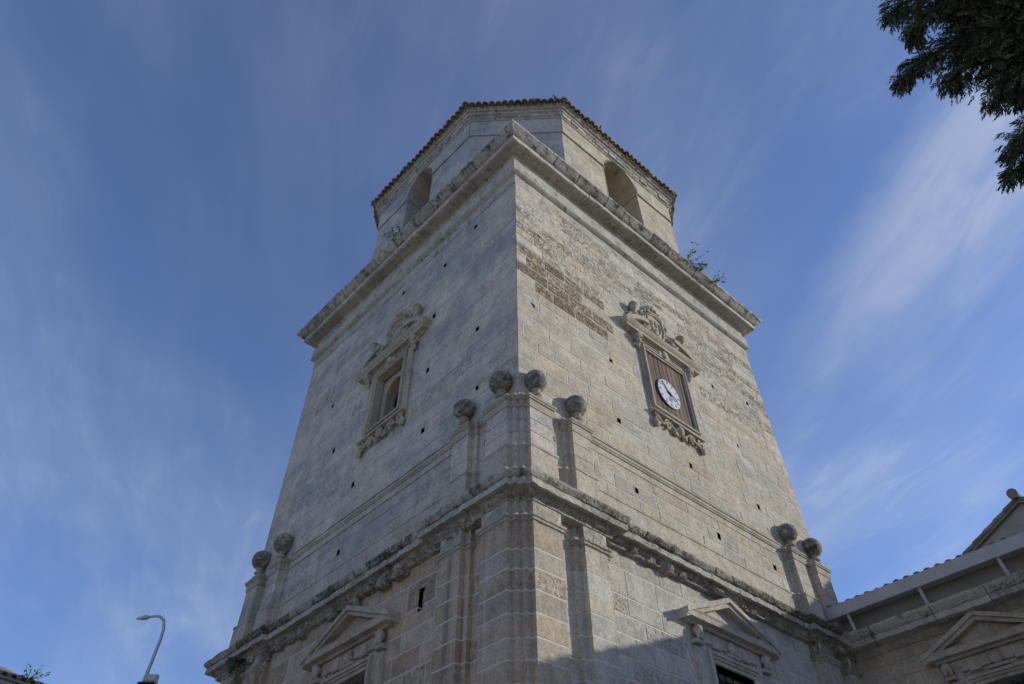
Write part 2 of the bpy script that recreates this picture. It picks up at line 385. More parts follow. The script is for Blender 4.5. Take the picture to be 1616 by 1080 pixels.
BLOCKS = []        # every ashlar: dict(face, rect, d0, d1, chamfer, tone, material, parent)
def lay(F, s0, s1, zs, holes, parent, mat, lmin, lmax, gap, rng, dj=.006, ch=.006, tonef=None, thick=.09, d=0.0, hgap=None):
    for k in range(len(zs)-1):
        s = s0 - rng.uniform(0, lmin); first = True
        while s < s1:
            e = s + rng.uniform(lmin, lmax)
            if s1 - e < lmin*.45: e = s1
            a, b = max(s, s0), min(e, s1)
            if b-a > .05:
                tone = tonef((a+b)/2, (zs[k]+zs[k+1])/2) if tonef else (rng.uniform(.3, .7), rng.uniform(0, .5)*rng.random(), rng.random()*.6)
                hg = hgap if hgap is not None else gap
                dd = d + rng.uniform(.001, dj)
                for r in subtract((a + (gap/2 if a > s0 else 0), b - (gap/2 if b < s1 else 0), zs[k]+hg/2, zs[k+1]-hg/2), holes):
                    if r[1]-r[0] > .03 and r[3]-r[2] > .03:
                        BLOCKS.append(dict(F=F, r=r, d0=d-thick, d1=dd, ch=ch, tone=tone, mat=mat, par=parent))
            s = e
def slab(F, s0, s1, z0, z1, holes, openings, name, mat, d=.012, thick=1.0, hd=.13):
    m = MB()
    for a, b, c, e in subtract((s0, s1, z0, z1), openings + holes): m.box(F, a, b, d-hd, d, c, e)
    for a, b, c, e in subtract((s0, s1, z0, z1), openings): m.box(F, a, b, d-thick, d-hd-.002, c, e)
    return m.build(name, mat, tower)
rng = random.Random(11)
ZS = courses(8.4, 17.62, .29, .37, rng)
ZL = courses(3.4, 7.72, .28, .34, rng)
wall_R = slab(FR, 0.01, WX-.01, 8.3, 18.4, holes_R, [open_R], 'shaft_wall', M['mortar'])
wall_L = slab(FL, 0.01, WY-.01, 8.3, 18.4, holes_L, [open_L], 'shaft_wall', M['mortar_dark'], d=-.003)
tag(wall_R, 'sunlit shaft wall with the clock'); tag(wall_L, 'shaded shaft wall with the arched window')
base_R = slab(FR, 0.01, WX-.01, 0, 8.3, [], [lop_R], 'base_wall', M['mortar'])
base_L = slab(FL, 0.01, WY-.01, 0, 8.3, holes_L[-1:], [lop_L], 'base_wall', M['mortar'])
for F, ln in ((FBx, WY), (FBy, WX)):
    m = MB(); m.box(F, .0, ln, -1, 0, 0, 18.4); m.build('rear_wall', M['shade_lifted'], tower)

def tone_R(s, z):
    r = rng.uniform(.35, .68); w = rng.random()**2*.8; p = rng.random()*.45
    # worn zone below the cornice, deepest around the brown pitted stones near the arris
    if (z > 14.9 + .12*s and s < 4.2) or z > 15.2 or (s > 7 and z > 14.2): p = rng.uniform(.5, .82); r += .08
    if .3 < s < 3.4 and 13.75 - .0*s < z < 15.2 - .1*s and rng.random() < .8: p = rng.uniform(.9, 1); w = rng.uniform(.6, 1); r -= .12
    return (r, w, p)
lay(FR, 0, WX, ZS, holes_R + [open_R], wall_R, 'sun_side', .55, 1.25, .030, rng, .006, .003, tone_R, d=.0158)
lay(FL, 0, WY, ZS, holes_L + [open_L], wall_L, 'shade_lifted', .6, 1.3, .006, rng, .008, .005,
    lambda s, z: (rng.uniform(.43, .57), rng.random()**2*.5, rng.random()**2*.7), hgap=.009)
# lower stage, between the pilasters
tl = lambda s, z: (rng.uniform(.3, .65), rng.random()**1.5*.8, rng.random()*.75)
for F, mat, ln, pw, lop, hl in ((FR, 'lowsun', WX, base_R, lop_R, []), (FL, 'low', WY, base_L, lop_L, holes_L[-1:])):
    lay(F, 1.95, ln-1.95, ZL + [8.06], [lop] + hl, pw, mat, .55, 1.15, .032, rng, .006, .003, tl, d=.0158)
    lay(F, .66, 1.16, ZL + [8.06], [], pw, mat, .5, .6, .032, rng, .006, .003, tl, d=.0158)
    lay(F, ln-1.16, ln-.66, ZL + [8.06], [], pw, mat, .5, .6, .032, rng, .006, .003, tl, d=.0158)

# plan outlines: the corner piers end in a cluster of little steps
E0, P0 = .10, .20
def face_pts(F, ln, bumps, d0, a_end, p):
    """(s,d) corner points of one face from its first corner pier to its last"""
    bs = sorted(set([x for b in bumps for x in b[:2]]))
    def dat(s): return max([d0] + [b[2] for b in bumps if b[0] < s < b[1]])
    pts = [(E0, p), (a_end, p)]; cur = p
    xs = [a_end] + bs + [ln-a_end]
    for i in range(len(xs)-1):
        nd_ = dat((xs[i]+xs[i+1])/2)
        if abs(nd_-cur) > 1e-6: pts += [(xs[i], cur), (xs[i], nd_)]; cur = nd_
    if abs(cur-p) > 1e-6: pts += [(ln-a_end, cur), (ln-a_end, p)]
    pts.append((ln-E0, p))
    o = [pts[0]]
    for q in pts[1:]:
        if abs(q[0]-o[-1][0]) + abs(q[1]-o[-1][1]) > 1e-6: o.append(q)
    return o
CCW = [(Face((0, 0), (1, 0), (0, -1)), WX), (Face((WX, 0), (0, 1), (1, 0)), WY), (Face((WX, WY), (-1, 0), (0, 1)), WX), (Face((0, WY), (0, -1), (-1, 0)), WY)]
def outline(bump_of, d0, a_end, p, sharp=()):
    """list of 4 (face points, redent points) in world plan coordinates, CCW, starting on the sunlit face"""
    res = []
    for F, ln in CCW:
        f = [F.p(s, d, 0).xy for s, d in face_pts(F, ln, bump_of(ln), d0, a_end, p)]
        h = (E0+p)/3; c = F.o + F.t*ln; q = []
        a, b = -E0, p
        for k in range(3):
            b -= h; q.append(c + F.t*a + F.n*b)
            a += h; q.append(c + F.t*a + F.n*b)
        if len(res) in sharp: q = [c + F.t*p + F.n*p, None]
        res.append((f, q[:-1]))
    return res
def chain(o): return [p for f, q in o for p in f + q]
def both(ln, l): return l + [(ln-b, ln-a, d) for a, b, d in l]
ped = lambda ln: both(ln, [(1.10, 1.80, .08), (1.22, 1.70, P0)])
low = lambda ln: both(ln, [(1.15, 1.95, .09), (1.28, 1.82, P0)])
PED, LOW, COR = outline(ped, 0.0, .67, P0), outline(low, 0.0, .72, P0), outline(lambda ln: [], .08, 1.97, P0, (2,))

# pilasters of the lower stage: course by course round the near corner and at the second pilasters
def sub(o, i, lo, hi):
    return [p for p in o[i][0]][lo:hi]
def cluster(o, a_end, d0, left_i=3, right_i=0):
    fl, ql = o[left_i]; fr = o[right_i][0]
    L0 = CCW[left_i][0]; ln = CCW[left_i][1]; R0 = CCW[right_i][0]
    return [L0.p(ln-a_end, d0, 0).xy, L0.p(ln-a_end, P0, 0).xy, fl[-1]] + ql + [fr[0], R0.p(a_end, P0, 0).xy, R0.p(a_end, d0, 0).xy]
def pier(F, s0, s1, b0, b1, d0, db):
    return [F.p(*q, 0).xy for q in ((b0, d0), (b0, db), (s0, db), (s0, P0), (s1, P0), (s1, db), (b1, db), (b1, d0))]
near = cluster(LOW, .72, -.05)
piers_low = [(near, 'lowmix', 'corner_pilaster')]
def rng_pier(F, ln, lo):
    a = (1.28, 1.82, 1.15, 1.95) if lo else (1.22, 1.70, 1.10, 1.80)
    return [a, (ln-a[1], ln-a[0], ln-a[3], ln-a[2])]
FLr = Face((0, WY), (0, -1), (-1, 0))      # left wall walked so that outside is on the right hand
for F, ln, mat in ((FR, WX, 'lowsun'), (FLr, WY, 'low')):
    for a in rng_pier(F, ln, True): piers_low.append((pier(F, *a, -.05, .09), mat, 'pilaster'))
piers_low += [(cluster(LOW, .72, -.05, 0, 1), 'lowsun', 'corner_pilaster'), (cluster(LOW, .72, -.05, 2, 3), 'low', 'corner_pilaster')]
for path, mat, nm in piers_low:
    m = MB(); m.sweep(path, [(-.30, 0), (.010, 0), (.010, 8.05), (-.30, 8.05)]); po = m.build(nm, M['mortar'], tower)
    zz = ZL + [8.04] if ZL[-1] < 7.9 else ZL
    for k in range(len(ZL)-1):
        m = MB(); g2 = .014; c = .003; z0, z1 = ZL[k]+g2, ZL[k+1]-g2; dd = rng.uniform(.012, .016)
        m.sweep(path, [(-.05, z0), (dd-c, z0), (dd, z0+c), (dd, z1-c), (dd-c, z1), (-.05, z1)], tone=(rng.uniform(.3, .62), rng.random()*.9, rng.random()*.7))
        m.build('pilaster_course', M[mat], po)
    # capital and frieze of the pilaster, worn
    m = MB()
    m.sweep(path, [(-.04, 7.66), (.012, 7.66), (.02, 7.69), (.045, 7.70), (.05, 7.735), (.075, 7.75), (.08, 7.79), (.03, 7.80), (.012, 7.83), (.012, 8.03), (-.04, 8.03)], step=.07, ero=.016, esc=6, tone=(.5, .2, .6))
    m.build('capital', M['cornice' if mat == 'lowsun' else 'carved_grey'], po, smooth=35)

# the great cornice between the stages: bed mould (ragged), corona and crown laid stone by stone
corn = MB(); corn.sweep(chain(COR), [(-.3, 8.03), (-.02, 8.03), (.03, 8.05), (.04, 8.10), (.10, 8.14), (.13, 8.20), (.0, 8.30), (.0, 8.50), (-.3, 8.52)], closed=True, step=.12, ero=.02, esc=5, tone=(.42, .2, .7))
corn = corn.build('main_cornice', M['cornice'], tower, smooth=40)
CPROF = [(-.06, 8.20), (.20, 8.195), (.235, 8.185), (.24, 8.29), (.215, 8.30), (-.06, 8.31)]
CPROF2 = [(-.06, 8.305), (.205, 8.303), (.218, 8.325), (.25, 8.335), (.275, 8.37), (.30, 8.40), (.305, 8.445), (.10, 8.475), (-.06, 8.50)]
ch_pts = chain(COR)
n = len(ch_pts)
def pieces(path_pts, closed, prof, ln_t, parent, name, mat, ero, esc, gap, step, rng, tonef, zj=.0, dj=.0, smooth=35):
    """cut a moulding into stones: long runs into pieces, short returns kept with their neighbours"""
    runs = []; cur = [path_pts[0]]
    N = len(path_pts)
    for i in range(N if closed else N-1):
        a, b = Vector(path_pts[i]), Vector(path_pts[(i+1) % N]); L_ = (b-a).length
        if L_ > ln_t*1.3:
            k = max(1, round(L_/ln_t)); t = [0] + sorted((j+rng.uniform(-.18, .18))/k for j in range(1, k)) + [1]
            for j in range(k):
                p0, p1 = a.lerp(b, t[j]), a.lerp(b, t[j+1])
                if j > 0: cur = [p0 + (b-a).normalized()*gap]
                if j == k-1: cur.append(p1)
                else:
                    cur.append(p1 - (b-a).normalized()*gap*.5); runs.append(cur); cur = []
            if j == k-1 and k == 1: pass
        else: cur.append(b)
        if not cur: cur = [b]
    if len(cur) > 1: runs.append(cur)
    for r_ in runs:
        if len(r_) < 2: continue
        m = MB(); z, d = rng.uniform(-zj, zj), rng.uniform(-dj, dj)
        m.sweep(r_, [(q[0] + (d if q[0] > 0 else 0), q[1]+z) for q in prof], step=step, ero=ero, esc=esc, tone=tonef())
        m.build(name, M[mat], parent, smooth=smooth)
# order the walk so that it starts in the middle of the hidden back face
def rotated(o):
    c = chain(o); k = len(o[0][0]) + len(o[0][1]) + len(o[1][0]) + len(o[1][1]) + 2
    return c[k:] + c[:k] + [c[k]]
pieces(rotated(COR), False, CPROF, 1.2, corn, 'corona_stone', 'cornice', .016, 4.5, .007, .06, rng, lambda: (rng.uniform(.5, .85), rng.random()*.3, rng.random()*.7), .006, .010)
pieces(rotated(COR), False, CPROF2, .95, corn, 'crown_stone', 'lichen', .017, 4.2, .008, .06, rng, lambda: (rng.uniform(.35, .75), rng.random()*.4, rng.random()), .003, .005)
# ragged modillion stumps under the corona
for F, ln in ((FR, WX), (FL, WY)):
    s = .9
    while s < ln-.5:
        w = rng.uniform(.16, .34)
        if rng.random() < .85:
            m = MB(); dd = rng.uniform(.14, .24) + (.10 if s < 1.9 or s > ln-2 else 0)
            m.box(F, s, s+w, -.03, dd, (7.93 if F is FL else 8.06) + rng.uniform(-.05, .08), 8.18, .05, (rng.uniform(.3, .6), .3, .8), .02)
            for i, v in enumerate(m.v): m.v[i] = tuple(Vector(v) + noise.noise_vector(Vector(v)*5)*.02)
            m.build('bed_mould_stone', M['cornice'], corn)
        s += w + rng.uniform(.12, .34)

# pedestal storey: plinth, dado piers, cap
pl = MB(); pl.sweep(chain(PED), [(-.3, 8.42), (.045, 8.42), (.045, 9.10), (.06, 9.11), (.065, 9.15), (.035, 9.165), (.012, 9.19), (-.3, 9.19)], closed=True, step=.15, ero=.008, esc=5, tone=(.52, .2, .5))
plinth = pl.build('pedestal_plinth', M['sun_side'], tower, smooth=30)
def ped_pier(path, mat, name):
    m = MB(); m.sweep(path, [(-.20, 9.17), (-.006, 9.17), (-.006, 10.02), (-.20, 10.02)]); o = m.build(name, M['mortar_dark'], tower)
    z = [9.185, 9.46, 9.74, 10.015]
    for k in range(3):
        m = MB(); dd = rng.uniform(.001, .005); z0, z1 = z[k]+.005, z[k+1]-.005; c = .006
        m.sweep(path, [(-.05, z0), (dd-c, z0), (dd, z0+c), (dd, z1-c), (dd-c, z1), (-.05, z1)], tone=(rng.uniform(.4, .62), rng.random()*.5, rng.random()*.5))
        m.build('pier_course', M[mat], o)
    return o
ped_pier(cluster(PED, .67, -.05), 'shade_lifted', 'corner_pier')
ped_pier(cluster(PED, .67, -.05, 0, 1), 'sun_side', 'corner_pier')
ped_pier(cluster(PED, .67, -.05, 2, 3), 'shade_lifted', 'corner_pier')
for F, ln, mat in ((FR, WX, 'sun_side'), (FLr, WY, 'shade_lifted')):
    for a in rng_pier(F, ln, False): ped_pier(pier(F, *a, -.05, .08), mat, 'pier')
cp = MB(); cp.sweep(chain(PED), [(-.3, 10.01), (.018, 10.01), (.022, 10.03), (.03, 10.16), (.055, 10.17), (.06, 10.20), (.075, 10.21), (.08, 10.25), (-.02, 10.285), (-.3, 10.30)], closed=True, step=.2, ero=.005, esc=5, tone=(.5, .2, .5))
cp.build('pedestal_cap', M['carved_grey'], tower, smooth=25)
for F, ln, mat in ((FR, WX, 'sun_side'), (FL, WY, 'shade_lifted')):   # the flat band between the piers
    m = MB(); m.box(F, 1.85, ln-1.85, -.2, .032, 10.02, 10.335, .004, (.52, .3, .3)); m.box(F, 1.85, ln-1.85, -.2, .058, 10.337, 10.385, .008, (.45, .2, .4))
    m.build('string_course', M[mat], tower)

# stone balls on the piers
BP = [(-.2, 0), (.15, 0)]
def ball(F, s):
    o = MB(); q = F.p(s, .13, 0)
    o.lathe((q.x, q.y, 10.24), [(.13, 0), (.13, .07), (.085, .10), (.07, .14), (.11, .17), (.115, .20), (.07, .225), (.065, .25), (.10, .30)], 16, tone=(.5, .2, .6))
    o = o.build('ball_finial', M['carved_grey'], tower, smooth=35)
    b = MB(); b.ball((q.x, q.y, 10.77 + rng.uniform(-.015, .01)), .245*rng.uniform(.94, 1.04), 30, rng.uniform(.92, 1.02), rng.uniform(.008, .016), tone=(rng.uniform(.4, .6), .2, .7)); b.build('ball', M['ball'], o, smooth=60)
for F, ln in ((FR, WX), (FL, WY)):
    for s in (.34, 1.46, ln-1.46, ln-.36): ball(F, s)

# ------------------------------------------------------------------ crowning cornice of the shaft
SQ = [Vector((0, 0)), Vector((WX, 0)), Vector((WX, WY)), Vector((0, WY))]
ent = MB(); ent.sweep(SQ, [(-.4, 17.58), (.022, 17.58), (.028, 17.93), (.07, 17.95), (.12, 17.99), (.145, 18.02), (.15, 18.06), (.125, 18.08), (.128, 18.42), (.11, 18.44), (.06, 18.46), (.055, 18.80), (.09, 18.87), (-.4, 19.1)], closed=True, step=.16, ero=.012, esc=4, tone=(.55, .15, .5))
ent = ent.build('top_cornice', M['cornice'], tower, smooth=28)
TP = [Vector((WX, WY)), Vector((0, WY)), Vector((0, 0)), Vector((WX, 0)), Vector((WX, WY))]
pieces(TP, False, [(.03, 18.86), (.30, 18.87), (.31, 18.855), (.40, 18.86), (.43, 18.88), (.435, 19.03), (.405, 19.045), (.03, 19.06)], 1.25, ent, 'corona_stone', 'cornice', .010, 5, .010, .12, rng, lambda: (rng.uniform(.45, .75), rng.random()*.3, rng.random()*.5), .004, .008, 30)
pieces(TP, False, [(.1, 19.02), (.42, 19.05), (.47, 19.07), (.54, 19.12), (.60, 19.20), (.64, 19.23), (.665, 19.25), (.668, 19.32), (.1, 19.36)], 1.05, ent, 'crown_stone', 'lichen', .014, 6, .022, .10, rng, lambda: (rng.uniform(.4, .8), rng.random()*.3, rng.random()*.7), .012, .016, 30)
m = MB(); m.add([Vector((p.x, p.y, 19.2)) for p in SQ], [(0, 1, 2, 3)]); m.build('terrace', M['mortar_dark'], tower)

# ------------------------------------------------------------------ octagonal belfry
CUT = 2.22; B0 = .1
x0, x1, y0, y1 = B0, WX-B0, B0, WY-B0
OCT = [Vector(p) for p in ((x0+CUT, y0), (x1-CUT, y0), (x1, y0+CUT), (x1, y1-CUT), (x1-CUT, y1), (x0+CUT, y1), (x0, y1-CUT), (x0, y0+CUT))]
ZB = courses(19.0, 23.06, .36, .46, rng); ZB2 = [23.10, 23.55, 24.02]
m = MB(); m.sweep(OCT, [(-6.0, 24.25), (-.4, 24.25), (-.4, 24.4), (-6.0, 24.4)], closed=True) if False else m.add([Vector((p.x, p.y, z)) for z in (24.25, 24.4) for p in [c + (q-c)*.95 for c in [Vector((WX/2, WY/2))] for q in OCT]], [tuple(range(8)), tuple(range(8, 16))]); m.build('belfry_ceiling', M['belfry'], tower)
for i in range(8):
    a, b = OCT[i], OCT[(i+1) % 8]; t = (b-a).normalized(); F = Face(a, t, (t.y, -t.x)); ln = (b-a).length
    vis = i in (0, 7, 6); mat = 'belfry' if i in (0, 1) else 'belfry_grey'
    card = i % 2 == 0
    if card:
        r_ = {0: .88, 6: .75}.get(i, .8); c_ = {0: 5.25-x0-CUT, 6: (y1-CUT)-5.12}.get(i, ln/2); zs = {0: 23.18, 6: 23.28}.get(i, 23.2)
        ops = [(c_-r_, c_+r_, 20.6, zs)]; ops2 = [(c_-r_-.02, c_+r_+.02, 20.6, 24.05)]
    else: ops = ops2 = []; r_ = c_ = zs = 0
    m = MB()
    for q in subtract((0, ln, 18.9, 24.4), ops2 if card else []): m.box(F, q[0], q[1], -1.1, -.004, q[2], q[3])
    if card:     # arch: wall above the springing with the round opening cut out of it
        K = 18; arc = [(c_-r_*math.cos(math.pi*k/K), zs+r_*math.sin(math.pi*k/K)) for k in range(K+1)]
        for k in range(K):
            (sa, za), (sb, zb) = arc[k], arc[k+1]
            m.poly(F, [(sa, za), (sb, zb), (sb, 24.06), (sa, 24.06)], -1.1, .048)
        m.box(F, c_-r_-.03, c_-r_, -1.1, .012, 20.6, 24.03); m.box(F, c_+r_, c_+r_+.03, -1.1, .012, 20.6, 24.03)
        m.box(F, c_-r_-.01, c_-r_+.05, -1.0, .03, zs-.16, zs-.02, .01); m.box(F, c_+r_-.05, c_+r_+.01, -1.0, .03, zs-.16, zs-.02, .01)
    bw = m.build('belfry_wall', M[mat], tower)
    tb = lambda s, z: (rng.uniform(.42, .6), rng.random()**2*.4, rng.random()*.3)
    op3 = [(c_-r_-.001, c_+r_+.001, 20.6, 24.06)] if card else []
    lay(F, 0, ln, ZB, op3, bw, mat, .7, 1.3, .007, rng, .006, .004, tb, thick=.08)
    lay(F, 0, ln, ZB2, op3, bw, mat, .8, 1.4, .006, rng, .005, .004, tb, thick=.08, d=.05)
    if not vis: continue
bf = MB(); bf.sweep(OCT, [(-.3, 24.02), (.075, 24.02), (.09, 24.06), (.12, 24.10), (.125, 24.30), (.17, 24.33), (.20, 24.42), (.26, 24.44), (.27, 24.50), (-.3, 24.52)], closed=True, step=.14, ero=.014, esc=5, tone=(.5, .3, .6))
bf.build('belfry_cornice', M['cornice'], tower, smooth=28)
# frieze bricks under the eaves on the sides in view, uneven
for i in (0, 7, 6):
    a, b = OCT[i], OCT[(i+1) % 8]; t = (b-a).normalized(); F = Face(a, t, (t.y, -t.x)); s = -.02; ln = (b-a).length
    while s < ln:
        w = rng.uniform(.25, .5); m = MB(); m.box(F, s, min(s+w-.02, ln+.02), .05, .135 + rng.uniform(-.008, .03), 24.10, 24.29, .012, (rng.uniform(.25, .8), rng.random()*.8, rng.random()), .006)
        m.build('frieze_stone', M['cornice'], bw); s += w

# tiled roof: eave tiles one by one, the slopes behind them as one corrugated field
roof = empty('roof'); roof.parent = tower; roof.matrix_parent_inverse = Matrix.Translation(-tower.location)
def tile_mesh(name, up, r0=.118, r1=.09, ln=.46, th=.022):
    vs = []; n_ = 7
    for (x, rr) in ((0, r0), (ln, r1)):
        for rad_ in (rr, rr-th):
            for k in range(n_):
                a = math.pi*k/(n_-1); y = rad_*math.cos(a); z = rad_*math.sin(a)*1.05
                vs.append((x, y, z if up else -z))
    fs = []
    for k in range(n_-1):
        fs += [(k, k+1, 2*n_+k+1, 2*n_+k), (n_+k, n_+k+1, 3*n_+k+1, 3*n_+k), (k, k+1, n_+k+1, n_+k), (2*n_+k, 2*n_+k+1, 3*n_+k+1, 3*n_+k)]
    fs += [(0, n_, 3*n_, 2*n_), (n_-1, 2*n_-1, 4*n_-1, 3*n_-1)]
    m = MB(); m.add(vs, fs); return m
def tile_proto(up, tones):
    out = []
    for tn in tones:
        m = tile_mesh('roof_tile', up); m.c = [(tn, .5, .5)]*len(m.v)
        me = bpy.data.meshes.new('roof_tile'); me.from_pydata(m.v, [], m.f)
        bm = bmesh.new(); bm.from_mesh(me); bmesh.ops.recalc_face_normals(bm, faces=bm.faces); bm.to_mesh(me); bm.free()
        at = me.color_attributes.new('tone', 'FLOAT_COLOR', 'POINT'); at.data.foreach_set('color', [x for c in m.c for x in (*c, 1.0)])
        me.shade_smooth(); me.set_sharp_from_angle(angle=rad(40)); me.materials.append(M['tile']); out.append(me)
    return out
COVER, PAN = tile_proto(True, (.2, .45, .7, .95)), tile_proto(False, (.15, .4, .6))
def put_tile(me, p, inward, slope, parent, dz=0.0, name='roof_tile'):
    o = bpy.data.objects.new(name, me); col.objects.link(o)
    x = Vector((inward.x, inward.y, slope)).normalized(); y = Vector((-inward.y, inward.x, 0)).normalized(); z = x.cross(y)
    y = z.cross(x)
    mw = Matrix(((x.x, y.x, z.x, p.x), (x.y, y.y, z.y, p.y), (x.z, y.z, z.z, p.z+dz), (0, 0, 0, 1)))
    o.parent = parent; o.matrix_parent_inverse = Matrix.Translation(-world_loc(parent)); o.matrix_basis = mw
    return o
def offset_poly(poly, d):
    n = len(poly); out = []
    for i in range(n):
        a = (poly[i]-poly[i-1]).normalized(); b = (poly[(i+1) % n]-poly[i]).normalized()
        na, nb = Vector((a.y, -a.x)), Vector((b.y, -b.x)); out.append(poly[i] + (na+nb)*(d/(1+na.dot(nb))))
    return out
EV = offset_poly(OCT, .44); cen = Vector((WX/2, WY/2)); SL = .42
for i in (0, 7, 6, 1, 5):
    a, b = EV[i], EV[(i+1) % 8]; t = (b-a).normalized(); inw = Vector((-t.y, t.x)); ln = (b-a).length
    k = max(1, round(ln/.235)); sp = ln/k
    for j in range(k+1):
        p = a + t*(sp*j); wob = rng.uniform(-.03, .03)
        put_tile(rng.choice(COVER), Vector((p.x, p.y, 24.60)) + Vector((inw.x, inw.y, SL))*wob, inw + t*rng.uniform(-.05, .05), SL, roof)
        if j < k:
            p = a + t*(sp*(j+.5))
            put_tile(rng.choice(PAN), Vector((p.x, p.y, 24.605)) + Vector((inw.x, inw.y, SL))*(.05+wob), inw, SL, roof)
fld = MB()
for i in range(8):
    a, b = EV[i], EV[(i+1) % 8]; ap = Vector((cen.x, cen.y, 24.62 + SL*(cen.y-EV[0].y))); t = (b-a); k = max(2, round(t.length/.1175))
    pts = [Vector(((a+t*(j/k)).x, (a+t*(j/k)).y, 24.62 + (.05 if j % 2 else 0))) for j in range(k+1)]
    inw = Vector((-t.y, t.x)).normalized(); pts = [p + Vector((inw.x, inw.y, SL))*.12 for p in pts]
    for j in range(k): fld.add([pts[j], pts[j+1], ap], [(0, 1, 2)])
    hp = [Vector((a.x, a.y, 24.66)).lerp(ap, f) for f in (0, .05, .1, .5, 1)]
    fld.tube([p + Vector((0, 0, .05)) for p in hp], .10, 8)
tag(fld.build('tile_field', M['tile'], roof, normals=False), kind='stuff')
und = MB(); und.sweep(EV, [(-1.2, 24.48), (-.16, 24.50), (-.10, 24.58), (-1.2, 24.9)], closed=True); und.build('eave_boarding', M['cornice'], roof)

# ------------------------------------------------------------------ carved window bays of the shaft
def lump(m, F, s, d, z, rs, rz, rd, tone=(.5, .3, .5)):
    c = F.p(s, d, z); b = len(m.v); m.ball((0, 0, 0), 1.0, 10, 1.0, 0, tone)
    for i in range(b, len(m.v)):
        x, y, zz = m.v[i]; q = F.p(s + x*rs, d + y*rd, z + zz*rz); m.v[i] = tuple(q + noise.noise_vector(q*8)*.012)
def spiral(m, F, s, d, z, r, turns, sgn, th, start=0.0):
    pts = []; n_ = int(14*turns)
    for k in range(n_+1):
        a = start + sgn*2*math.pi*turns*k/n_; q = r*(1-.78*k/n_); pts.append(F.p(s+q*math.cos(a), d+.02*k/n_, z+q*math.sin(a)))
    m.tube(pts, [th*(1-.4*k/n_) for k in range(n_+1)], 6)
def scroll_band(m, F, pts, d, th):
    m.tube([F.p(s, d, z) for s, z in pts], th, 6)
def aedicule(F, c, mat, hw, z0, z1):
    """carved surround: frame, ears, corbels, entablature, broken curved pediment, urns, arms, apron"""
    root = MB()
    root.box(F, c-.95, c-hw-.10, -.05, .07, z0-.22, z1+.30, .012); root.box(F, c+hw+.10, c+.95, -.05, .07, z0-.22, z1+.30, .012)
    root.box(F, c-.951, c+.951, -.05, .073, z0-.26, z0-.06, .012)
    root.box(F, c-hw-.099, c+hw+.099, -.05, .068, z1+.10, z1+.30, .012)
    o = root.build('window_surround', M[mat], tower)
    for nm, dd, w0, w1 in (('architrave', .11, .0, .06), ('architrave', .14, .055, .11)):
        m = MB()
        for a, b, e, f in ((c-hw-w1, c-hw-w0, z0-w1, z1+w1), (c+hw+w0, c+hw+w1, z0-w1, z1+w1)): m.box(F, a, b, -.12, dd, e, f, .008)
        m.box(F, c-hw-w0, c+hw+w0, -.12, dd-.002, z1+w0, z1+w1, .008); m.box(F, c-hw-w0, c+hw+w0, -.12, dd-.002, z0-w1, z0-w0, .008)
        m.build(nm, M[mat], o)
    m = MB()            # crossetted top fillet with the little key block
    m.box(F, c-hw-.22, c+hw+.22, 0, .12, z1+.17, z1+.21, .006); m.box(F, c-.22, c+.22, 0, .15, z1+.10, z1+.26, .01)
    lump(m, F, c, .16, z1+.2, .10, .12, .06); m.build('keystone', M[mat], o)
    zc = z1+.32
    for sg in (-1, 1):
        m = MB(); s = c+sg*1.03
        m.box(F, s-.09, s+.09, -.04, .14, zc-.16, zc+.02, .02); lump(m, F, s, .17, zc-.06, .10, .11, .09); lump(m, F, s, .13, zc-.20, .085, .10, .08); lump(m, F, s, .09, zc-.33, .06, .09, .06)
        for q in (-.06, .06): lump(m, F, s+q, .20, zc-.10, .04, .09, .05)
        m.build('corbel', M[mat], o, smooth=50)
    m = MB(); rect = [F.p(*q, 0).xy for q in ((c-1.32, -.05), (c-1.32, .04), (c+1.32, .04), (c+1.32, -.05))]
    if F.t.cross(F.n) > 0: rect = rect[::-1]
    m.sweep(rect, [(-.03, zc), (.03, zc), (.05, zc+.03), (.16, zc+.05), (.17, zc+.12), (.20, zc+.15), (.24, zc+.22), (.25, zc+.27), (-.03, zc+.30)], step=.2, ero=.006)
    m.build('entablature', M[mat], o, smooth=25)
    zp = zc+.285
    for sg in (-1, 1):
        m = MB(); K = 12
        up_ = [(c+sg*(1.53-1.0*k/K), zp + .50*math.sin(math.pi*.5*k/K)**.9) for k in range(K+1)]
        ou = up_ + [(p[0]-sg*0, p[1]-(.15 if k_ else .15)) for k_, p in list(enumerate(up_))[::-1]]
        ou = [(s_, max(z_, zp-.002)) for s_, z_ in ou]
        m.poly(F, [(c+sg*1.53, zp-.001)] + up_[1:] + [(p[0], max(p[1]-.16, zp-.001)) for p in up_[:0:-1]], .0, .25)
        spiral(m, F, c+sg*.60, .16, zp+.30, .15, 1.4, sg, .05, math.pi/2)
        m.build('pediment_scroll', M[mat], o, smooth=40)
        m = MB(); m.poly(F, [(c+sg*1.50, zp)] + [(p[0], max(p[1]-.15, zp)) for p in up_[1:]] + [(up_[-1][0], zp)], -.02, .05); m.build('tympanum', M[mat], o)
        m = MB(); q = F.p(c+sg*1.0, .15, zp+.44)
        m.lathe(q, [(.09, -.05), (.09, .03), (.045, .07), (.04, .12), (.09, .20), (.125, .32), (.10, .36), (.13, .38), (.12, .43), (.04, .45)], 14); m.build('urn', M[mat], o, smooth=40)
    m = MB()            # coat of arms
    sh = [(-.30, .62), (0, .72), (.30, .62), (.34, .25), (.24, -.05), (0, -.28), (-.24, -.05), (-.34, .25)]
    zs_ = zp+.42
    m.poly(F, [(c+s, zs_+z) for s, z in sh], -.02, .07); m.tube([F.p(c+s, .08, zs_+z) for s, z in sh + sh[:1]], .035, 6)
    m.tube([F.p(c+s*.6, .08, zs_+.1+z*.55) for s, z in sh + sh[:1]], .025, 6)
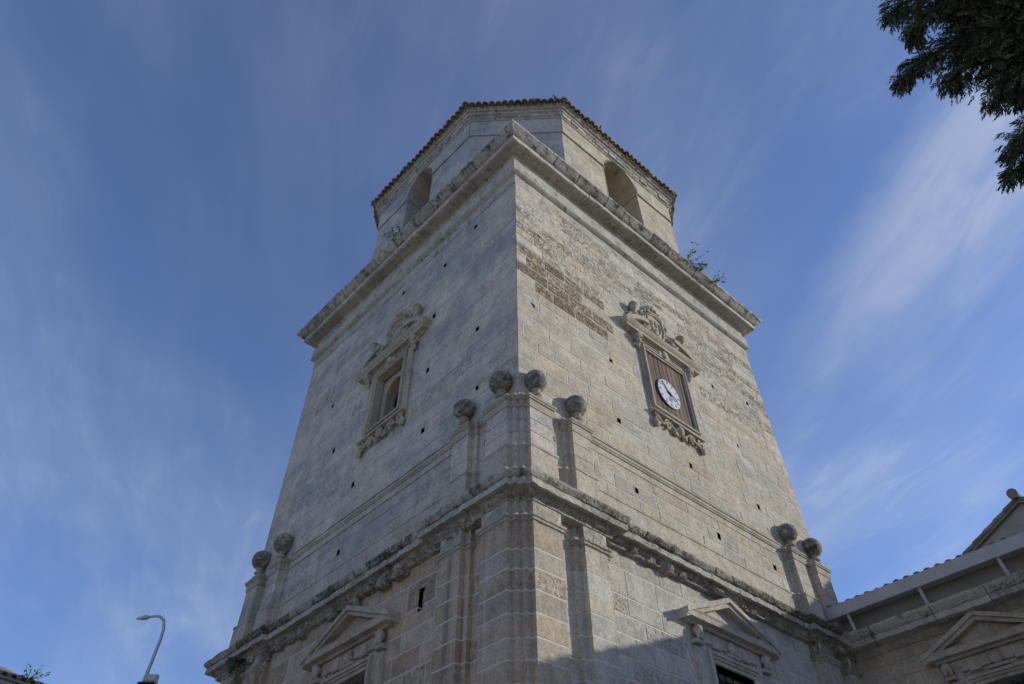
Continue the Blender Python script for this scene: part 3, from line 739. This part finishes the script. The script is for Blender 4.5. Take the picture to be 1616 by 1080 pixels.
    for k in range(7): lump(m, F, c+R.uniform(-.15, .15), .08, zs_+R.uniform(-.05, .45), .05, .07, .035)
    for sg in (-1, 1):
        spiral(m, F, c+sg*.44, .05, zs_+.50, .14, 1.2, -sg, .035, math.pi/2); spiral(m, F, c+sg*.43, .05, zs_+.05, .13, 1.2, sg, .035, -math.pi/2)
        scroll_band(m, F, [(c+sg*.50, zs_+.4), (c+sg*.42, zs_+.25), (c+sg*.47, zs_+.12)], .05, .04)
        lump(m, F, c+sg*.36, .05, zs_+.75, .09, .10, .05); lump(m, F, c+sg*.30, .05, zs_-.22, .12, .07, .05)
    for k in range(5):
        a = math.pi*(k+.5)/5; lump(m, F, c+.24*math.cos(a), .07, zs_+.78+.22*math.sin(a), .06, .09, .05)
    scroll_band(m, F, [(c-.28, zs_+.74), (c, zs_+.78), (c+.28, zs_+.74)], .08, .05)
    scroll_band(m, F, [(c+.26*math.cos(math.pi*k/10), zs_+.80+.26*math.sin(math.pi*k/10)) for k in range(11)], .06, .03)
    m.build('coat_of_arms', M[mat], o, smooth=50)
    m = MB(); za = z0-.30      # apron: scrolls hanging below the sill
    m.box(F, c-.96, c+.96, -.02, .16, za+.02, za+.09, .012)
    for sg in (-1, 1):
        spiral(m, F, c+sg*.80, .08, za-.14, .14, 1.3, sg, .034, math.pi/2); spiral(m, F, c+sg*.48, .09, za-.12, .13, 1.3, -sg, .034, -math.pi/2)
        lump(m, F, c+sg*.86, .08, za-.26, .09, .12, .07); scroll_band(m, F, [(c+sg*.9, za-.02), (c+sg*.64, za-.20), (c+sg*.35, za-.05), (c+sg*.18, za-.22)], .10, .032)
    lump(m, F, c, .11, za-.12, .13, .13, .09); lump(m, F, c-.16, .08, za-.24, .10, .06, .05); lump(m, F, c+.17, .08, za-.23, .10, .06, .05)
    m.build('carved_apron', M[mat], o, smooth=50)
    return o
ae_R = aedicule(FR, SC_R, 'carved', .76, 12.40, 14.20)
tag(ae_R, 'carved stone frame around the wooden clock board')
ae_L = aedicule(FL, SC_L, 'carved_grey', .60, 12.50, 14.18)
tag(ae_L, 'carved stone frame around the arched opening')
# arched opening inside the left bay
m = MB(); K = 14; rr, zs = .42, 13.52; c = SC_L-.02
arc = [(c-rr*math.cos(math.pi*k/K), zs+rr*math.sin(math.pi*k/K)) for k in range(K+1)]
for k in range(K): m.poly(FL, [arc[k], arc[k+1], (arc[k+1][0], 14.25), (arc[k][0], 14.25)], -.42, -.16)
m.box(FL, SC_L-.66, c-rr, -.42, -.16, 12.40, 14.26); m.box(FL, c+rr, SC_L+.66, -.42, -.16, 12.40, 14.26); m.box(FL, c-rr, c+rr, -.42, -.16, 12.40, 12.54)
m.build('arched_opening', M['carved_grey'], ae_L)
m = MB(); m.tube([FL.p(s, -.15, z) for s, z in [(c-rr-.03, 12.5)] + [(c-(rr+.03)*math.cos(math.pi*k/K), zs+(rr+.03)*math.sin(math.pi*k/K)) for k in range(K+1)] + [(c+rr+.03, 12.5)]], .035, 6); m.build('arch_moulding', M['carved_grey'], ae_L, smooth=40)
m = MB(); m.box(FL, SC_L-.60, SC_L+.60, -.66, -.60, 12.47, 14.2); m.build('shade_panel', M['dark'], ae_L)  # thin dark panel, paints in the shade behind the arch

# ------------------------------------------------------------------ lower windows with triangular pediments
def low_window(F, c, mat, zt, hw=.62, parent=None, zb=4.6, ped=(.74, 1.25, 1.45, .55), shadow_gap=.0, name='window'):
    parent = parent or tower
    zf = zt+.02
    o = MB()
    for a, b in ((c-hw-.34, c-hw-.17), (c+hw+.17, c+hw+.34)): o.box(F, a, b, -.04, .06, zb, zt+.30, .01)
    o.box(F, c-hw-.345, c+hw+.345, -.04, .062, zt+.30, zt+.52, .012)
    o = o.build(name, M[mat], parent)
    for dd, w0, w1 in ((.07, .0, .07), (.10, .066, .12), (.13, .115, .175)):
        m = MB(); m.box(F, c-hw-w1, c-hw-w0, -.2, dd, zb, zt+w1, .008); m.box(F, c+hw+w0, c+hw+w1, -.2, dd, zb, zt+w1, .008); m.box(F, c-hw-w0, c+hw+w0, -.2, dd-.003, zt+w0, zt+w1, .008)
        m.build('window_frame', M[mat], o)
    m = MB(); m.box(F, c-.20, c+.20, 0, .12, zt+.20, zt+.26, .01)
    for q in (-.45, .45): m.box(F, c+q-.12, c+q+.12, 0, .085, zt+.26, zt+.49, .015)
    lump(m, F, c, .09, zt+.37, .13, .12, .06); m.build('frieze_carving', M[mat], o)
    for sg in (-1, 1):
        m = MB(); s = c+sg*(hw+.42); m.box(F, s-.10, s+.10, -.03, .09, zb, zt+.16, .012); m.box(F, s-.075, s+.075, .08, .105, zb, zt+.06, .008)
        m.box(F, s-.11, s+.11, -.03, .15, zt+.20, zt+.27, .012)
        lump(m, F, s, .12, zt+.42, .10, .10, .10); lump(m, F, s+.05, .15, zt+.36, .05, .11, .05); lump(m, F, s-.05, .15, zt+.36, .05, .11, .05)
        m.build('bracket', M[mat], o, smooth=45)
    z0 = zt+.53; hp = ped[2]
    rect = [F.p(*q, 0).xy for q in ((c-hp+.22, -.05), (c-hp+.22, .06), (c+hp-.22, .06), (c+hp-.22, -.05))]
    if F.t.cross(F.n) > 0: rect = rect[::-1]
    m = MB(); m.sweep(rect, [(-.05, z0), (.04, z0), (.07, z0+.04), (.19, z0+.05), (.20, z0+.14), (.22, z0+.17), (-.05, z0+.18)], step=.12, ero=.010, esc=5); m.build('pediment_cornice', M[mat], o, smooth=25)
    za = z0+.16; ht = ped[3]
    m = MB(); m.poly(F, [(c-hp+.25, za), (c+hp-.25, za), (c, za+ht-.08)], -.03, .07); lump(m, F, c-.3, .08, za+.10, .22, .07, .05); m.build('tympanum', M[mat], o)
    for sg in (-1, 1):
        m = MB(); K = 14; th = .17
        e0, e1 = Vector((c+sg*hp, za-.02)), Vector((c, za+ht))
        for dd, q0, q1 in ((.24, .55, 1.0), (.29, .0, .55)):
            pts = []
            for (pp, qq) in ((e0, q0), (e1, q0), (e1, q1), (e0, q1)):
                pts.append((pp.x, pp.y + .03 - th*qq))
            sub_ = [pts[0]] + [tuple(Vector(pts[0]).lerp(Vector(pts[1]), k/K)) for k in range(1, K)] + [pts[1], pts[2]] + [tuple(Vector(pts[2]).lerp(Vector(pts[3]), k/K)) for k in range(1, K)] + [pts[3]]
            b = len(m.v); m.poly(F, sub_, -.02, dd + (.001 if sg > 0 else 0))
            for i in range(b, len(m.v)): v = Vector(m.v[i]); m.v[i] = tuple(v + noise.noise_vector(v*6)*.012)
        m.build('raking_cornice', M[mat], o)
    m = MB(); m.box(F, c-hw, c+hw, -.38, -.34, zb, zt); pane = m.build('pane', M['glass'], o)
    m = MB()
    for k in range(-2, 3): m.tube([F.p(c+k*.22, -.18, zb), F.p(c+k*.22, -.18, zt-.0)], .014, 6)
    for k in range(5): m.tube([F.p(c-hw, -.18, zt-.25-.42*k), F.p(c+hw, -.18, zt-.25-.42*k)], .012, 6)
    m.build('window_grille', M['iron'], o)
    return o
tag(low_window(FR, LW_R, 'lowsun', 6.72, name='pediment_window'), 'pedimented window partly lit by the sun')
tag(low_window(FL, LW_L, 'carved_grey', 6.60, name='pediment_window'), 'pedimented window in the shade')

# ------------------------------------------------------------------ place the ashlars: the 300 that show largest singly, the rest joined
def area(b):
    F, r = b['F'], b['r']; q = [pix(F.p(s, b['d1'], z)) for s, z in ((r[0], r[2]), (r[1], r[2]), (r[1], r[3]), (r[0], r[3]))]
    if any(x is None for x in q): return 0
    n3 = Vector((F.n.x, F.n.y, 0))
    if (CAM - F.p(r[0], 0, r[2])).dot(n3) <= 0: return 0
    cx, cy = sum(x[0] for x in q)/4, sum(x[1] for x in q)/4
    if not (0 < cx < 1616 and 0 < cy < 1080): return 0
    return abs(sum(q[i][0]*q[(i+1) % 4][1]-q[(i+1) % 4][0]*q[i][1] for i in range(4)))/2
order = sorted(range(len(BLOCKS)), key=lambda i: -area(BLOCKS[i])); single = set(order[:300])
joined = {}
for i, b in enumerate(BLOCKS):
    args = (b['F'], b['r'][0], b['r'][1], b['d0'], b['d1'], b['r'][2], b['r'][3], b['ch'], b['tone'], .003, rng)
    if i in single:
        m = MB(); m.box(*args); m.build('ashlar_block', M[b['mat']], b['par'])
    else: joined.setdefault(b['mat'], MB()).box(*args)
for k, m in joined.items(): tag(m.build('ashlar_blocks', M[k], tower), kind='stuff')

# ------------------------------------------------------------------ the wall clock on its wooden board
q = FR.p(SC_R, .02, 12.4); clock = empty('wall_clock', q)
tag(clock, 'round white clock dial on a weathered brown plank board in the carved frame', 'clock')
bd = MB(); bd.box(FR, SC_R-.74, SC_R+.74, -.03, .02, 12.41, 14.19); bd = bd.build('board', M['wood'], clock)
s = SC_R-.755
for k in range(9):
    w = 1.51/9; m = MB(); m.box(FR, s+.004, s+w-.004, .015, .055+rng.uniform(-.004, .006), 12.405, 14.195, .006, (rng.uniform(.2, .9), .5, .5)); m.build('plank', M['wood'], bd); s += w
dc = FR.p(5.05, 0, 13.08); ax = Matrix(((1, 0, 0), (0, 0, -1), (0, 1, 0)))
m = MB(); m.lathe((dc.x, -.05, dc.z), [(.425, 0), (.425, .045), (.41, .055), (.02, .056)], 40, ax); m.build('dial', M['white'], clock, smooth=30)
m = MB(); m.lathe((dc.x, -.06, dc.z), [(.432, 0), (.432, .03), (.423, .035), (.423, .0)], 40, ax); m.build('rim', M['iron'], clock, smooth=30)
def bar(name, ang, r0, r1, w0, w1, d, mat):
    t = Vector((math.sin(ang), math.cos(ang))); n_ = Vector((t.y, -t.x)); m = MB()
    m.poly(FR, [(dc.x+t.x*r0+n_.x*w0, dc.z+t.y*r0+n_.y*w0), (dc.x+t.x*r1+n_.x*w1, dc.z+t.y*r1+n_.y*w1), (dc.x+t.x*r1-n_.x*w1, dc.z+t.y*r1-n_.y*w1), (dc.x+t.x*r0-n_.x*w0, dc.z+t.y*r0-n_.y*w0)], d, d+.008)
    return m.build(name, mat, clock)
bar('hand', rad(-40), -.08, .38, .022, .012, .118, M['iron']); bar('hand', rad(118), -.08, .30, .026, .014, .128, M['iron'])
M['numeral'] = plain('faded_blue_numerals', (.20, .22, .28), (.14, .16, .21), 9, .7, .1)
for k in range(12): bar('numeral', rad(30*k), .31, .39, .016, .018, .105, M['numeral'])
m = MB(); m.lathe((dc.x, -.10, dc.z), [(.035, 0), (.035, .04), (.01, .045)], 14, ax); m.build('hub', M['iron'], clock)
m = MB(); m.poly(FR, [(dc.x-.06, dc.z-.26), (dc.x+.06, dc.z-.26), (dc.x+.075, dc.z-.14), (dc.x, dc.z-.10), (dc.x-.075, dc.z-.14)], .105, .109); m.build('emblem', M['numeral'], clock)

# ------------------------------------------------------------------ the nave beside the tower
XN = 10.05; FN = Face((XN, 0), (0, -1), (-1, 0))
nave = empty('church_nave', (12, -8, 0)); tag(nave, 'stone church nave joined to the tower, with gutter and pedimented window', 'church')
LN = 16.0; NC = 3.05
nz = courses(3.4, 8.04, .28, .34, rng); nop = (NC-.55, NC+.55, 4.6, 6.95)
m = MB()
for a, b, c, d in subtract((-.2, LN, 0, 8.5), [nop]): m.box(FN, a, b, -.8, -.004, c, d)
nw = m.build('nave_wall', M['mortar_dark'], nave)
NB = []; BL0 = len(BLOCKS)
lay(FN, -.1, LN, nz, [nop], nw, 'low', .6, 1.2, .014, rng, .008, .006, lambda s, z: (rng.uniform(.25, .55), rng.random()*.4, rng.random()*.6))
nb = BLOCKS[BL0:]; nb.sort(key=lambda b: -area(b)); jm = MB()
for i, b in enumerate(nb):
    args = (b['F'], b['r'][0], b['r'][1], b['d0'], b['d1'], b['r'][2], b['r'][3], b['ch'], b['tone'], .003, rng)
    if i < 120: m = MB(); m.box(*args); m.build('ashlar_block', M['low'], nw)
    else: jm.box(*args)
tag(jm.build('ashlar_blocks', M['low'], nw), kind='stuff')
NP = [Vector((XN, .1)), Vector((XN, -LN))]; NP = NP if True else NP
# outside (-x) must be on the right hand: walk from far to near is +y, so reverse
NPr = [NP[0], NP[1]]
def on_right(path):     # choose the walking direction with -x on the right
    t = path[1]-path[0]; return path if Vector((t.y, -t.x)).x < 0 else path[::-1]
NPr = on_right(NPr)
m = MB(); m.sweep(NPr, [(-.3, 8.0), (.03, 8.0), (.05, 8.05), (.10, 8.09), (.14, 8.13), (.20, 8.15), (.0, 8.30), (-.3, 8.5)], step=.15, ero=.015, esc=5, tone=(.4, .2, .6)); ncn = m.build('nave_cornice', M['cornice'], nave, smooth=30)
pieces(NPr, False, [(-.06, 8.13), (.34, 8.13), (.40, 8.14), (.41, 8.25), (.39, 8.26), (.43, 8.28), (.48, 8.36), (.50, 8.39), (.50, 8.43), (-.06, 8.52)], 1.15, ncn, 'cornice_stone', 'cornice', .014, 5, .012, .1, rng, lambda: (rng.uniform(.3, .6), rng.random()*.4, rng.random()*.7), .006, .01)
m = MB(); m.box(FN, -.1, LN, -.5, .10, 8.46, 9.0, 0, (.5, .2, .4)); m.build('blocking_course', M['render'], nave)
gut = MB()
gut.sweep(NPr, [(.20, 8.84), (.55, 8.80), (.56, 9.06), (.545, 9.06), (.535, 8.83), (.20, 8.87)], tone=(.5, .5, .5)); gut = gut.build('gutter', M['zinc'], nave)
for k in range(9):
    s = .95*k + .18
    m = MB(); m.box(FN, s, s+.03, .545, .563, 8.81, 9.055); m.build('gutter_seam', M['zinc'], gut)
for k in range(9):
    s = .62 + 1.72*k
    m = MB(); m.tube([FN.p(s, .47, 8.84), FN.p(s+.02, .40, 8.42)], .04, 8); m.build('gutter_strut', M['zinc'], gut, smooth=40)
nr = empty('nave_roof'); nr.parent = nave; nr.matrix_parent_inverse = Matrix.Translation(-nave.location)
NS = .355
s = .02
while s < 9.5:
    p = FN.p(s, .44, 9.01); put_tile(rng.choice(COVER), p, Vector((1, rng.uniform(-.05, .05))), NS, nr, rng.uniform(-.008, .012)); 
    p = FN.p(s+.12, .42, 9.0); put_tile(rng.choice(PAN), p, Vector((1, 0)), NS, nr); s += .24
m = MB(); K = int(LN/.12)
for k in range(K):
    a, b = .12*k, .12*(k+1); za, zb_ = (.05 if k % 2 else 0), (0 if k % 2 else .05)
    m.add([FN.p(a, .38, 9.06+za), FN.p(b, .38, 9.06+zb_), FN.p(b, -5.0, 9.06+5.38*NS+zb_), FN.p(a, -5.0, 9.06+5.38*NS+za)], [(0, 1, 2, 3)])
    m.add([FN.p(a, -5.0, 9.06+5.38*NS+za), FN.p(b, -5.0, 9.06+5.38*NS+zb_), FN.p(b, -10.4, 9.06+za), FN.p(a, -10.4, 9.06+zb_)], [(0, 1, 2, 3)])
tag(m.build('tile_field', M['tile'], nr, normals=False), kind='stuff')
m = MB(); m.box(FN, -.1, LN, -10.3, -9.5, 0, 9.0); m.build('nave_wall', M['render'], nave)
# transept gable behind, only its verge shows above the gutter
GX, GY, GZ, GP = 19.0, -3.42, 14.25, .455
FGb = Face((GX, GY), (0, -1), (-1, 0))
m = MB(); m.poly(FGb, [(-5.4, 0), (5.4, 0), (5.4, GZ-5.4*GP-.12), (0, GZ-.12), (-5.4, GZ-5.4*GP-.12)], -.5, 0); gw = m.build('gable_wall', M['render'], nave)
m = MB()
for sg in (-1, 1): m.poly(FGb, [(0, GZ-.11), (sg*5.8, GZ-.11-5.8*GP), (sg*5.8, GZ-5.8*GP), (0, GZ)], -12, .12 + (.001 if sg > 0 else 0))
gr = m.build('gable_roof', M['tile_grey'], nave)
for sg in (-1, 1):
    for k in range(13):
        a = FGb.p(sg*(.02+.44*k), .10, GZ+.02-.44*k*GP); b = FGb.p(sg*(.02+.44*(k+1.12)), .10, GZ+.03-.44*(k+1.12)*GP)
        m = MB(); m.tube([a, b], [.065, .085], 8, (rng.uniform(.2, .9), .5, .5)); m.build('verge_tile', M['tile_grey'], gr, smooth=40)
m = MB(); m.tube([FGb.p(0, .32, GZ+.14), FGb.p(0, -.4, GZ+.12)], [.17, .15], 10); m.build('ridge_tile', M['tile_grey'], gr, smooth=40)
tag(low_window(FN, NC, 'carved_grey', 6.92, .55, nave, 4.6, (.7, 1.2, 1.32, .50), name='nave_window'), 'pedimented nave window at the edge of the picture')

# ------------------------------------------------------------------ street lamp beyond the tower
lx, ly = -1.5, 11.2
lamp = empty('street_lamp', (lx, ly, 0)); tag(lamp, 'slim grey street lamp with curved arm left of the tower', 'street lamp')
m = MB(); m.tube([(lx, ly, 0), (lx, ly, 3), (lx, ly, 7.9)], [.08, .065, .048], 12); m.build('pole', M['steel'], lamp, smooth=40)
bx_, by_ = -.62, .55
arm = [(0, 0, 7.86), (.03, .0, 8.5), (.05, .01, 8.95), (.04, .02, 9.2), (-.03, .0, 9.38), (-.14, .06, 9.46), (-.26, .13, 9.45), (-.38, .2, 9.40)]
m = MB(); m.tube([(lx+a, ly+b, c) for a, b, c in arm], [.046, .043, .04, .037, .034, .031, .029, .028], 10); m.build('arm', M['steel'], lamp, smooth=60)
m = MB(); p0, p1 = Vector((lx-.34, ly+.18, 9.42)), Vector((lx-.58, ly+.31, 9.36))
m.tube([p0, p0.lerp(p1, .15), p0.lerp(p1, .5), p1], [.03, .06, .052, .015], 10); m.build('lamp_head', M['steel'], lamp, smooth=50)
m = MB(); m.box(Face((lx, ly), (.82, -.57), (-.57, -.82)), .0, .30, -.07, .09, 7.99, 8.15, .03); fl = m.build('floodlight', M['white'], lamp)
m = MB(); m.box(Face((lx, ly), (.82, -.57), (-.57, -.82)), -.10, .26, -.06, .08, 7.92, 7.985, .02); m.build('lamp_bracket', M['iron'], lamp)

# ------------------------------------------------------------------ neighbouring house, one roof corner in view
hx, hy = -2.2, 16.2
house = empty('house', (hx, hy, 0)); tag(house, 'tiled roof corner of a house at the lower left edge', 'house')
FH = Face((hx, hy), (-.985, -.17), (.17, -.985)); ZH = 8.93
m = MB(); m.box(FH, .5, 12, -8, -.5, 0, ZH-.25); m.build('house_wall', M['render'], house)
m = MB(); m.box(FH, -.0, 12.5, -8.4, .0, ZH-.22, ZH-.06, .01); hr = m.build('eave_slab', M['render'], house)
m = MB(); m.poly(Face((hx, hy), FH.n, FH.t), [(0, ZH-.05), (-4.2, ZH+1.6), (-8.4, ZH-.05)], 0, 12.4); hr = m.build('house_roof', M['tile'], house)
for k in range(40):
    p = FH.p(.12+.25*k, .04, ZH); put_tile(rng.choice(COVER), p, -FH.n, .39, hr)
M['plaster'] = plain('cream_plaster', (.62, .54, .42), (.54, .47, .37), .9, .95, .2)
FW = Face((-15.5, -9), (0, 1), (1, 0))  # unseen wing, added to bounce warm sunlight onto the tower's shaded face
m = MB(); wops = [(2.2+3.6*k, 3.3+3.6*k, z, z+1.7) for k in range(7) for z in (1.2, 4.8)]
for a, b, c, d in subtract((0, 26, 0, 8.4), wops): m.box(FW, a, b, -.4, 0, c, d)
m.box(FW, 0, 26, -9, -8.6, 0, 8.4); m.box(FW, 0, .4, -8.6, -.4, 0, 8.4); wg = m.build('added_bounce_wall', M['plaster'], house)
for a, b, c, d in wops:
    m = MB(); m.box(FW, a, b, -.3, -.22, c, d); m.build('added_bounce_window', M['glass'], wg)
m = MB(); m.poly(Face(FW.o, FW.n, FW.t), [(.5, 8.35), (.5, 8.5), (-4.5, 10.4), (-9.5, 8.5), (-9.5, 8.35)], -.3, 26); m.build('added_bounce_roof', M['tile'], house)
def leafy(name, base, stems, ln, spread, leaf, nl, mat, label, cat, group=None, lean=(0, 0, .0), seed=1):
    rg = random.Random(seed); root = empty(name, base); tag(root, label, cat, group)
    st, lf = MB(), MB(); base = Vector(base)
    for k in range(stems):
        a = rg.uniform(0, 2*math.pi); d = Vector((math.cos(a)*spread+lean[0], math.sin(a)*spread+lean[1], rg.uniform(.5, 1)+lean[2])).normalized()
        p = base.copy(); pts = [p.copy()]; L_ = ln*rg.uniform(.6, 1.1)
        for q in range(6):
            d = (d + Vector((rg.uniform(-.3, .3), rg.uniform(-.3, .3), rg.uniform(-.25, .1)))).normalized(); p = p + d*L_/6; pts.append(p.copy())
        st.tube(pts, [.012*(1-q/8) for q in range(7)], 5)
        for q in range(nl):
            b = pts[rg.randint(1, 6)] + Vector((rg.uniform(-.5, .5), rg.uniform(-.5, .5), rg.uniform(-.4, .4)))*leaf
            u = Vector((rg.uniform(-1, 1), rg.uniform(-1, 1), rg.uniform(-.8, .5))).normalized(); w = u.orthogonal().normalized()
            s_ = leaf*rg.uniform(.6, 1.3); w = (w + u.cross(w)*rg.uniform(-1, 1)).normalized()*s_*.28; t_ = (rg.uniform(.2, 1), .5, .5)
            lf.add([b, b+u*s_*.5+w, b+u*s_, b+u*s_*.5-w], [(0, 1, 2, 3)], t_)
    st.build('stem', M['bark'], root); lf.build('foliage', M[mat], root, normals=False)
    return root
leafy('shrub', (-.5, 4.75, 19.3), 8, .6, .95, .09, 18, 'leafdark', 'sparse dark shrub growing on the left cornice below the belfry', 'plant', lean=(-.5, 0, .1), seed=3)
leafy('fern', (7.05, -.50, 19.28), 8, 1.0, .24, .12, 18, 'leaf', 'bright green leafy plant on the right end of the cornice', 'plant', 'plants on the sunlit cornice', lean=(.25, -.2, -.35), seed=5)
leafy('fern', (7.55, -.62, 19.25), 4, .5, .2, .14, 12, 'leaf', 'middle one of the green plants on the sunlit cornice', 'plant', 'plants on the sunlit cornice', lean=(0, -.5, -.3), seed=8)
leafy('fern', (8.25, -.62, 19.2), 3, .5, .17, .12, 10, 'leaf', 'smallest green plant, farthest right on the sunlit cornice', 'plant', 'plants on the sunlit cornice', lean=(0, -.5, -.4), seed=9)
leafy('fern', (-.26, 8.75, 8.06), 8, .5, .22, .08, 24, 'leafdark', 'dark fern under the far left end of the main cornice', 'plant', lean=(-.35, 0, -.9), seed=12)
wp = FH.p(.75, .05, ZH+.05)
leafy('weed', wp, 7, .6, .55, .10, 8, 'leaf', 'dry weeds growing on the house roof corner', 'plant', seed=14)

# ------------------------------------------------------------------ pigeons on the eaves
def pigeon(p, ang, label):
    p = Vector(p); d = Vector((math.cos(ang), math.sin(ang), 0)); z = Vector((0, 0, 1)); m = MB()
    pts = [p - d*.26 + z*.08, p - d*.14 + z*.10, p - d*.06 + z*.12, p + d*.03 + z*.14, p + d*.09 + z*.17, p + d*.115 + z*.215, p + d*.14 + z*.245, p + d*.17 + z*.25, p + d*.20 + z*.24]
    m.tube(pts, [.018, .038, .068, .075, .058, .036, .036, .024, .005], 9)
    root = m.build('pigeon', M['feather'], None, smooth=60); tag(root, label, 'bird', 'pigeons on the belfry eaves')
    m = MB(); w = d.cross(z)
    for sg in (-1, 1): m.tube([p + w*.025*sg + d*.0, p + w*.025*sg + z*.09], .008, 5)
    m.build('leg', M['tile'], root)
def eave_pt(i, f, back=.12): 
    a, b = EV[i], EV[(i+1) % 8]; q = a.lerp(b, f); t = (b-a).normalized(); q = q + Vector((-t.y, t.x))*back
    return (q.x, q.y, 24.60+.10+back*SL)
pigeon(eave_pt(7, .72), 2.4, 'dark pigeon sitting mid-way along the front eave'); pigeon(eave_pt(7, .93), .2, 'pigeon perched at the front right corner of the eave')
pigeon(eave_pt(0, .32), 1., 'first pigeon along the right eave from the front corner'); pigeon(eave_pt(0, .66), -.6, 'second pigeon along the right eave'); pigeon(eave_pt(0, .90), -.5, 'pigeon nearest the far right end of the eave')

# ------------------------------------------------------------------ the cypress overhanging from the right
tb = Vector((3.4, -11.2, 0))
tree = empty('cypress_tree', tb); tag(tree, 'dark cypress overhanging the upper right corner', 'tree')
rt = random.Random(21)
m = MB(); trunk_top = tb + Vector((.1, .2, 17)); tp = [tb.lerp(trunk_top, k/8) + Vector((rt.uniform(-.08, .08), rt.uniform(-.08, .08), 0)) for k in range(9)]
m.tube(tp, [.36*(1-k/9.5)+.03 for k in range(9)], 12); m.build('trunk', M['bark'], tree, smooth=50)
fol = MB()
def pr(u, v, dist):
    d = rgt*((u-811.36)/FOC) + upv*((425.74-v)/FOC) + fwd
    return CAM + d.normalized()*dist
def spray(p, d, s):
    # a feathery cypress spray: short scale-leaf twigs fanned about a direction
    d = d.normalized(); w = d.orthogonal().normalized(); w = (w*math.cos(a_ := rt.uniform(0, 6.28)) + d.cross(w)*math.sin(a_)).normalized(); tn = (rt.random(), .5, .5)
    for k in range(9):
        f = k/8; side = 1 if k % 2 else -1
        b = p + d*s*f*.9; e = b + (d*.8 + w*side*(.8-.5*f) + Vector((rt.uniform(-.2, .2), rt.uniform(-.2, .2), -.2)))*s*.55*(1.1-.5*f)
        q = (e-b).cross(Vector((rt.uniform(-1, 1), rt.uniform(-1, 1), rt.uniform(-1, 1)))).normalized()*s*.055
        fol.add([b-q*.7, b+q*.7, b.lerp(e, .6)+q, e, b.lerp(e, .6)-q], [(0, 1, 2, 3, 4)], tn)
def bough(pts, r0, dens, wid, s=.125):
    pts = [Vector(p) for p in pts]; n_ = len(pts)
    lm = MB(); lm.tube(pts, [r0*(1-k/(n_+.5))+.006 for k in range(n_)], 6); lm.build('limb', M['bark'], tree, smooth=50)
    for i in range(n_-1):
        a, b = pts[i], pts[i+1]; L_ = (b-a).length; t = (b-a).normalized()
        for k in range(int(L_*dens*2.5)):
            f = rt.random(); ff = (i+f)/(n_-1); rr = wid*(1-.75*ff)
            o = Vector((rt.gauss(0, 1), rt.gauss(0, 1), rt.gauss(-.25, .8)))*rr*.42
            spray(a.lerp(b, f)+o, t*.8 + o.normalized()*.6 + Vector((0, 0, -.35)), s*rt.uniform(.7, 1.3))
D = 12.4
def hang(chain_, dist, dens=150, wid=.55, r0=.05):
    p = [pr(u, v, dist + k*.06) for k, (u, v) in enumerate(chain_)]
    root_ = tb.lerp(trunk_top, max(.3, min(.97, (p[0].z-1.2)/17)))
    bough([root_, root_.lerp(p[0], .5) + Vector((0, 0, .25)), p[0]], .09, 110, 1.0)
    bough(p, r0, dens, wid)
hang([(1590, 5), (1520, -12), (1455, -8), (1420, 8), (1404, 24)], D, 190, .55)
hang([(1500, 5), (1460, 20), (1440, 45), (1441, 72)], D-.2, 150, .26)
hang([(1600, 40), (1540, 50), (1500, 72), (1465, 90), (1435, 110), (1420, 136)], D, 170, .42)
hang([(1610, 60), (1560, 80), (1525, 100), (1505, 125), (1500, 140)], D+.3, 190, .55)
hang([(1640, 90), (1600, 110), (1585, 135), (1575, 162)], D+.2, 220, .6)
hang([(1690, 100), (1650, 120), (1620, 140), (1606, 158)], D+.5, 220, .4)
hang([(1690, 165), (1650, 188), (1622, 205), (1602, 228), (1588, 246)], D-.3, 140, .32)
hang([(1690, 215), (1650, 230), (1622, 254), (1602, 272), (1588, 284)], D-.1, 140, .30)
hang([(1650, -20), (1590, 10), (1550, 35), (1530, 65)], D+.6, 260, .9)
hang([(1680, 20), (1630, 60), (1600, 85), (1570, 115)], D+.7, 260, .9)
hang([(1620, -60), (1560, -40), (1530, -5), (1510, 30)], D+.4, 260, .8)
for k in range(90):        # the rest of the crown, round the trunk
    z = rt.uniform(5.5, 16.6); a = rt.uniform(0, 6.283); rr = (2.3 if z < 12 else 2.3*(17.2-z)/5.2)*rt.uniform(.6, 1); b = tb.lerp(trunk_top, z/17)
    t_ = Vector((math.cos(a), math.sin(a), .35)); e = b + t_*rr
    q = pix(e)
    if q and q[0] < 1650 and q[1] > -60: continue
    bough([b, b.lerp(e, .5)+Vector((0, 0, .1)), e, e + t_*.3 + Vector((0, 0, -.15))], .05, 45, .8, .2)
tag(fol.build('foliage', M['needle'], tree, normals=False), 'feathery dark green sprays')
